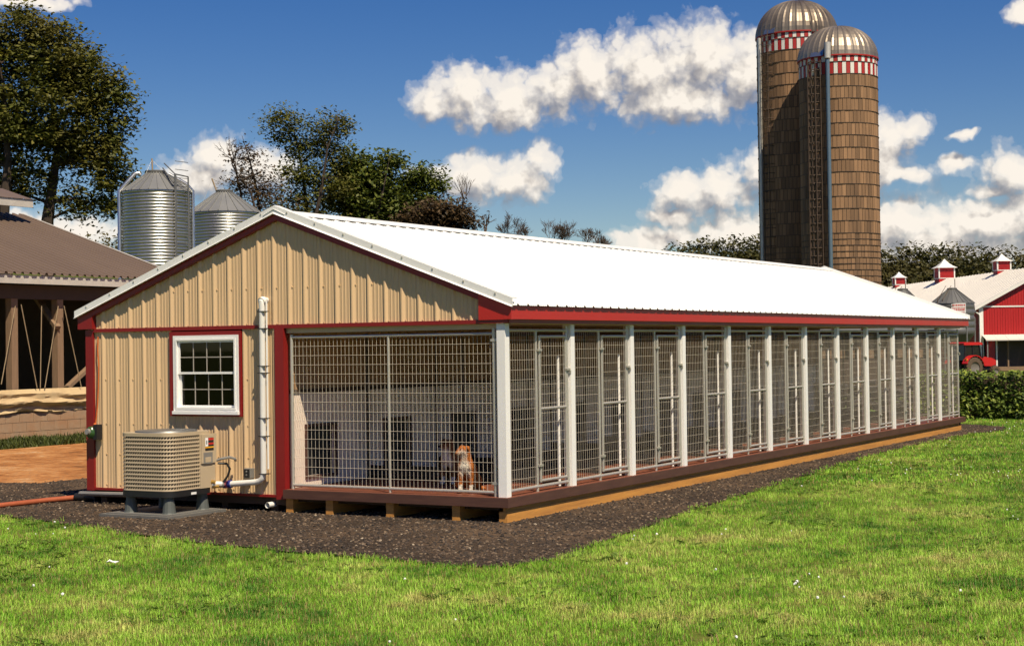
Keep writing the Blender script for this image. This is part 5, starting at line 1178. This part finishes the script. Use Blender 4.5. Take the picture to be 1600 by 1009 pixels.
# ------------------------------------------------------------------ red barn, built in its own frame
def frame(origin, az_deg):
    a = R(az_deg); f = Vector((math.sin(a), math.cos(a), 0)); r_ = Vector((math.cos(a), -math.sin(a), 0))
    return lambda x, y, z: tuple(Vector(origin) + r_ * x + f * y + Vector((0, 0, z)))
def mapped(b_, F): b_.v = [F(*p) for p in b_.v]; return b_
DB = 135.0; og = at(1531, 578, DB); og = (og[0], og[1], -0.75); FB = frame(og, -31.6)
rb = thing('red_barn', og, 'large red barn with white roof and three red cupolas at the right', 'barn')
HW, LB, ZEB = 6.3, 62.0, 5.50; ZRB = 8.06 + 0.75; SLB = (ZRB - ZEB) / HW
def rzb(x): return ZRB - SLB * abs(x - HW)
for k in range(14):
    x0 = k * 2 * HW / 14; x1 = (k + 1) * 2 * HW / 14; zo = 2.95
    pan = MB()
    if x1 <= HW + 0.01 or x0 >= HW - 0.01: pan.prism([(x0 + 0.01, zo), (x1 - 0.01, zo), (x1 - 0.01, rzb(x1) - 0.1), (x0 + 0.01, rzb(x0) - 0.1)], 1, 0.0, 0.06)
    for j in range(1, 4): xx = x0 + (x1 - x0) * j / 4; pan.box(xx - 0.02, xx + 0.02, -0.03, 0.0, zo, min(rzb(x0), rzb(x1)) - 0.15)
    mapped(pan, FB).build('siding_panel', 'barn_red', rb)
mapped(MB().box(0.001, 0.35, -0.07, 0.02, 0, 5.35), FB).build('corner_trim', 'barn_white', rb)
mapped(MB().box(0.36, 12.4, -0.05, -0.031, 5.30, 5.42), FB).build('band_trim', 'barn_white', rb)
mapped(MB().box(0.0, 0.06, 0.07, LB, 0, ZEB - 0.05), FB).build('side_wall', 'barn_red', rb)
mapped(MB().box(0.55, 1.30, -0.02, 0.05, 0.0, 2.95), FB).build('door_pier', 'barn_red', rb)
mapped(MB().box(0.36, 12.4, 0.5, 0.56, 0.35, 2.95), FB).build('screen_wall', 'screen_dark', rb)
mapped(MB().box(0.36, 12.4, -0.04, 0.50, 0.0, 0.34), FB).build('base_board', 'old_timber', rb)
for x in (1.38, 2.35, 3.9): mapped(MB().box(x, x + 0.12, -0.05, 0.08, 0.34, 2.95), FB).build('door_post', 'barn_white' if x < 2 else 'old_timber', rb)
mapped(MB().box(0.36, 0.44, -0.9, -0.82, 0.0, 2.7), FB).build('porch_post', 'grey_metal', rb)
for k in range(13):
    x0 = 0.2 + k * 0.95; mapped(MB().add([(x0, -1.1, 2.62), (x0 + 0.94, -1.1, 2.62), (x0 + 0.94, 0.0, 3.02), (x0, 0.0, 3.02), (x0, -1.1, 2.52), (x0 + 0.94, -1.1, 2.52)], [(0, 1, 2, 3), (0, 4, 5, 1)]), FB).build('porch_roof_panel', 'barn_roof', rb)
for k in range(68):
    y0 = -0.35 + k * 0.92; y1 = y0 + 0.92
    pr_ = [(y0, 0), (y0 + 0.02, 0.05), (y0 + 0.08, 0.05), (y0 + 0.12, 0), (y1, 0)]
    vs = []; fs = []
    for (p, h_) in pr_: vs += [(-0.45, p, rzb(-0.45) + h_), (HW, p, ZRB + h_)]
    for i in range(len(pr_) - 1): fs.append((2 * i, 2 * i + 1, 2 * i + 3, 2 * i + 2))
    mapped(MB().add(vs, fs), FB).build('roof_panel', 'barn_roof', rb)
mapped(MB().add([(HW, -0.35, ZRB), (HW, LB, ZRB), (2 * HW + 0.45, LB, rzb(-0.45)), (2 * HW + 0.45, -0.35, rzb(-0.45))], [(0, 1, 2, 3)]), FB).build('back_slope', 'barn_roof', rb)
for s_ in (0, 1):
    xo = -0.45 if s_ == 0 else 2 * HW + 0.45
    mapped(MB().prism([(xo, rzb(xo) + 0.06), (HW, ZRB + 0.06), (HW, ZRB - 0.22), (xo, rzb(xo) - 0.22)], 1, -0.42, -0.351), FB).build('rake_trim', 'barn_white', rb)
mapped(MB().box(-0.62, -0.46, -0.3, LB, rzb(-0.45) - 0.12, rzb(-0.45) - 0.01), FB).build('gutter', 'barn_white', rb)
mapped(MB().tube([(-0.5, -0.2, 5.15), (-0.4, -0.2, 4.95), (-0.05, -0.15, 4.75), (0.02, -0.15, 4.6), (0.02, -0.15, 0.2)], 0.06, 8), FB).build('downspout', 'barn_white', rb, True)
for q, (dd, w_) in enumerate(((147.6, 1.5), (165.0, 1.95), (182.0, 1.42))):
    yk = dd - DB; h0 = ZRB - 0.5; hb = w_ * 0.52; x0, x1 = HW - w_ / 2 * 0.8, HW + w_ / 2 * 0.8; y0, y1 = yk - w_ / 2 * 0.8, yk + w_ / 2 * 0.8
    cu_ = mapped(MB().box(x0, x1, y0, y1, h0, ZRB + hb + 0.12), FB).build('cupola', 'barn_red', rb)
    ct = MB()
    for (xa, ya) in ((x0, y0), (x1, y0), (x0, y1), (x1, y1)): ct.box(xa - 0.06, xa + 0.06, ya - 0.06, ya + 0.06, ZRB + 0.12, ZRB + hb + 0.11)
    ct.box(x0 - 0.03, x1 + 0.03, y0 - 0.03, y1 + 0.03, ZRB + 0.04, ZRB + 0.119)
    mapped(ct, FB).build('cupola_trim', 'barn_white', cu_)
    lo = MB()
    for k in range(6): z = ZRB + 0.17 + k * (hb - 0.12) / 6; lo.box(x0 + 0.08, x1 - 0.08, y0 - 0.025, y0 - 0.001, z, z + 0.05)
    mapped(lo, FB).build('louvre', 'barn_red', cu_)
    e = w_ / 2; zc_ = ZRB + hb + 0.12
    prof = [(1.08, 0.0), (0.70, 0.18), (0.36, 0.42), (0.0, 0.78)]; vs = []; fs = []
    for (f, h_) in prof:
        for (sx, sy) in ((-1, -1), (1, -1), (1, 1), (-1, 1)): vs.append((HW + sx * e * f, yk + sy * e * f, zc_ + h_ * w_ * 0.62))
    for i in range(3):
        for k in range(4): fs.append((i * 4 + k, i * 4 + (k + 1) % 4, (i + 1) * 4 + (k + 1) % 4, (i + 1) * 4 + k))
    mapped(MB().add(vs, fs + [(3, 2, 1, 0)]), FB).build('cupola_roof', 'barn_white', cu_)

# hopper bins by the red barn
def hopper_bin(label, uc, d, rpx, v_eave, v_top, v_bot, sign):
    c = at(uc, v_eave, d); r_ = rpx * d / FPX; zbot = at(uc, v_bot, d)[2]
    o = feed_bin('hopper_bin', label, c, r_, zbot, c[2], at(uc, v_top, d)[2], r_ * 0.2, 'dark_bin', 'dark_bin', 0.42, 0.03)
    MB().lathe((c[0], c[1], zbot), [(r_, 0), (r_ * 0.25, -1.5), (0.12, -1.6)], 24).build('hopper', 'dark_bin', o, True)
    tw, rt = cam_dir(c); cc = np.array([c[0], c[1], 0])
    for k in range(6): a = 2 * math.pi * k / 6 + 0.4; p = cc + np.array([math.cos(a), math.sin(a), 0]) * (r_ + 0.03); MB().tube([(p[0], p[1], -0.75), (p[0], p[1], zbot + 1.2)], 0.05, 5).build('leg', 'grey_cone', o)
    l2 = MB()
    for s_ in (-0.18, 0.18):
        A = cc + tw * (r_ * 0.8) - rt * (r_ * 0.55 + s_); l2.tube([(A[0], A[1], zbot), (A[0], A[1], c[2] + 0.3)], 0.03, 4)
        B = cc + tw * 0.25 - rt * (0.25 + s_); zt_ = at(uc, v_top, d)[2]; l2.tube([(A[0], A[1], c[2] + 0.25), (B[0], B[1], zt_ + 0.25)], 0.03, 4)
    l2.build('ladder', 'hoop_dark', o)
    zt_ = at(uc, v_top, d)[2]; q = cc + rt * 0.2; MB().tube([(q[0], q[1], zt_), (q[0], q[1], zt_ + 0.75)], 0.03, 5).build('mast', 'hoop_dark', o)
    if sign:
        A = cc + tw * (r_ + 0.05); sg = MB(); sw = 0.50; zs0 = at(uc, 490, d)[2]; zs1 = at(uc, 474.5, d)[2]; cx = rt * (r_ * 0.28)
        def SP(x, z, e=0.0): p = A - tw * 0.06 + cx + rt * x + tw * e; return (p[0], p[1], z)
        s0 = sg.add([SP(-sw, zs0), SP(sw, zs0), SP(sw, zs1), SP(-sw, zs1), SP(-sw, zs0, 0.03), SP(sw, zs0, 0.03), SP(sw, zs1, 0.03), SP(-sw, zs1, 0.03)], [(4, 5, 6, 7), (0, 1, 5, 4), (1, 2, 6, 5), (2, 3, 7, 6), (3, 0, 4, 7)]).build('sign', 'white_print', o)
        rr = random.Random(4); mk = MB(); hh = zs1 - zs0
        for row, (f0, f1) in enumerate(((0.72, 0.88), (0.50, 0.58), (0.26, 0.44), (0.06, 0.12))):
            x = -sw + 0.06
            while x < sw - 0.1:
                w_ = rr.uniform(0.04, 0.11); x2 = min(x + w_, sw - 0.05); mk.add([SP(x, zs0 + hh * f0, 0.034), SP(x2, zs0 + hh * f0, 0.034), SP(x2, zs0 + hh * f1, 0.034), SP(x, zs0 + hh * f1, 0.034)], [(0, 1, 2, 3)]); x = x2 + rr.uniform(0.02, 0.05)
        mk.build('sign_lettering', 'red_print', s0)
    return o
hopper_bin('grey hopper bin with a white and red sign beside the red barn', 1488, 118, 33, 474, 452, 522, True)
hopper_bin('grey hopper bin partly hidden by the far end of the white roof', 1411, 122, 36, 482, 453, 524, False)

# ------------------------------------------------------------------ tractor
pt = at(1507, 575, 112); FT = frame((pt[0], pt[1], -0.78), -57.0)     # x along travel
tr_ = thing('tractor', (pt[0], pt[1], -0.78), 'red tractor with a cab and big rear tyres beyond the hedge', 'tractor')
def wheel(nm, x, y, rad_, wd):
    prof = [(rad_ * 0.55, -wd / 2), (rad_ * 0.9, -wd / 2), (rad_, -wd * 0.3), (rad_, wd * 0.3), (rad_ * 0.9, wd / 2), (rad_ * 0.55, wd / 2)]
    def place(b_): b_.v = [FT(x + px, y + pz, rad_ + py) for (px, py, pz) in b_.v]; return b_
    ty = place(MB().lathe((0, 0, 0), prof, 26)).build(nm, 'tyre', tr_, True)
    lg = MB()
    for k in range(18):
        a = 2 * math.pi * k / 18
        for s_ in (-1, 1):
            a2 = a + (0.1 if s_ > 0 else 0.27); lg.bar((rad_ * 1.02 * math.cos(a), rad_ * 1.02 * math.sin(a), 0.0), (rad_ * 1.0 * math.cos(a2), rad_ * 1.0 * math.sin(a2), s_ * wd * 0.5), 0.06 * rad_, 0.09 * rad_, (math.cos(a), math.sin(a), 0))
    place(lg).build('lug', 'tyre', ty, kind='stuff')
    place(MB().lathe((0, 0, 0), [(0.0, -wd * 0.22), (rad_ * 0.30, -wd * 0.22), (rad_ * 0.50, -wd * 0.36), (rad_ * 0.56, -wd * 0.40), (rad_ * 0.56, wd * 0.40), (rad_ * 0.50, wd * 0.3), (0, wd * 0.2)], 22)).build('rim', 'tyre_hub', ty, True)
for s_ in (-0.85, 0.85): wheel('rear_wheel', 0.0, s_, 0.74, 0.42); wheel('front_wheel', 2.05, s_ * 0.9, 0.42, 0.28)
def tb(nm, mat, *boxes, sm=False):
    b_ = MB()
    for bx in boxes: b_.box(*bx)
    return mapped(b_, FT).build(nm, mat, tr_, sm)
mapped(MB().prism([(0.95, 0.85), (2.25, 0.80), (2.55, 0.95), (2.55, 1.22), (2.2, 1.38), (0.95, 1.55)], 1, -0.36, 0.36), FT).build('hood', 'tractor_red', tr_)
tb('chassis', 'black_plastic', (-0.5, 2.3, -0.25, 0.25, 0.45, 0.86), (1.9, 2.2, -0.65, 0.65, 0.36, 0.5))
mapped(MB().prism([(2.3, 0.5), (2.62, 0.5), (2.62, 0.92), (2.3, 0.8)], 1, -0.3, 0.3), FT).build('front_weight', 'tractor_red', tr_)
for s_ in (-1, 1):
    fd = MB(); pr_ = []
    for k in range(9):
        a = R(10 + 150 * k / 8); pr_.append((math.cos(a) * 0.86, 0.74 + math.sin(a) * 0.86))
    y0, y1 = (s_ * 0.62, s_ * 1.1) if s_ > 0 else (s_ * 1.1, s_ * 0.62); vs = []; fs = []
    for (x, z) in pr_: vs += [(x, y0, z), (x, y1, z), (x * 0.95, y0, z - 0.05), (x * 0.95, y1, z - 0.05)]
    for k in range(8): fs += [(4 * k, 4 * k + 1, 4 * k + 5, 4 * k + 4), (4 * k + 2, 4 * k + 6, 4 * k + 7, 4 * k + 3), (4 * k, 4 * k + 4, 4 * k + 6, 4 * k + 2), (4 * k + 1, 4 * k + 3, 4 * k + 7, 4 * k + 5)]
    mapped(fd.add(vs, fs), FT).build('fender', 'tractor_red', tr_)
mapped(MB().prism([(-0.55, 1.25), (0.95, 1.05), (1.0, 1.6), (0.80, 2.28), (-0.5, 2.28)], 1, -0.6, 0.6), FT).build('cab', 'cab_glass', tr_)
cp = MB()
for s_ in (-0.61, 0.61):
    for (a, b_) in (((-0.55, 1.25), (-0.5, 2.28)), ((0.97, 1.3), (0.80, 2.28)), ((0.2, 1.2), (0.2, 2.28))): cp.bar((a[0], s_, a[1]), (b_[0], s_, b_[1]), 0.07, 0.07)
mapped(cp, FT).build('cab_pillars', 'black_plastic', tr_)
mapped(MB().prism([(-0.68, 2.29), (0.98, 2.29), (1.02, 2.38), (0.9, 2.48), (-0.6, 2.50), (-0.68, 2.42)], 1, -0.72, 0.72), FT).build('cab_roof', 'tractor_red', tr_)
mapped(MB().tube([(1.3, -0.42, 1.4), (1.3, -0.42, 2.3)], 0.05, 6), FT).build('exhaust', 'black_plastic', tr_)
mapped(MB().box(-0.72, -0.60, -1.0, -0.8, 1.15, 1.35), FT).build('side_lamp', 'lamp_orange', tr_)

# ------------------------------------------------------------------ hedge, pile and shed beyond the far end
hg = thing('hedge', (2.0, 24.5, 0), 'clipped bright green hedge beyond the far end of the kennel', 'hedge')
rg = np.random.default_rng(77); N = 15000
hp_ = np.c_[rg.uniform(-2.3, 8.5, N), rg.uniform(23.75, 25.2, N), rg.uniform(0.0, 1, N)]
topz = 1.12 + 0.10 * np.array([mnoise.noise((x * 1.3, y * 1.3, 2.2)) for x, y in hp_[:, :2]]) + 0.04 * np.sin(hp_[:, 0] * 3.1)
hp_[:, 2] *= topz
fy = rg.uniform(0, 1, N) < 0.62; bulge = np.array([mnoise.noise((x * 1.5, z * 2.0, 8.0)) for x, z in hp_[:, ::2]])
hp_[fy, 1] = 23.80 + 0.16 * bulge[fy] + np.abs(rg.normal(0, 0.07, fy.sum()))
v, f = leaf_quads(hp_, 0.062, rg, 0.3, (0.5, -0.9, 0.5)); npmesh('leaves', v, f, 'leaf_hedge', hg)
MB().box(-2.2, 8.4, 24.05, 25.1, 0, 0.98).build('twigs', 'dark_timber', hg)
pile = MB(); rr = random.Random(9)
for k in range(420):
    x = rr.uniform(-9.5, -2.5); y = rr.uniform(25.0, 27.6); t_ = 1 - abs(y - 26.5) / 1.9; z = rr.uniform(-0.05, 1.0) * max(0.15, t_); a = rr.uniform(0, 3.14); l_ = rr.uniform(0.15, 0.42)
    pile.bar((x, y, z), (x + l_ * math.cos(a), y + l_ * math.sin(a), z + rr.uniform(-0.06, 0.06)), rr.uniform(0.12, 0.3), rr.uniform(0.05, 0.12), (rr.uniform(-0.3, 0.3), rr.uniform(-0.3, 0.3), 1))
tag(pile.build('rubble_pile', 'rubble', None, kind='stuff'), 'dark heap of rubble seen through the far wire runs', 'pile')
ps = at(1350, 540, 72); FS = frame((ps[0], ps[1], float(zg(ps[0], ps[1]))), -18.0)
sh = thing('slatted_shed', FS(0, 0, 0), 'old timber shed with pale upright slats seen through the far runs', 'shed')
for k in range(16): x = -3.6 + k * 0.42; mapped(MB().box(x, x + 0.24, -0.03, 0.03, 1.5, 2.7), FS).build('slat', 'old_timber', sh)
mapped(MB().box(-3.7, 3.2, -0.04, 0.0, 0.0, 1.45), FS).build('lower_wall', 'dark_timber', sh); mapped(MB().box(-3.7, 3.2, 2.5, 2.6, 0.0, 2.7), FS).build('rear_wall', 'dark_timber', sh)
mapped(MB().prism([(-0.5, 2.72), (3.0, 2.95), (3.0, 3.03), (-0.5, 2.80)], 0, -4.0, 3.5), FS).build('roof', 'grey_cone', sh)
for x in (-3.7, -0.3, 3.1): mapped(MB().box(x, x + 0.14, -0.10, -0.041, 0, 2.7), FS).build('post', 'old_timber', sh)
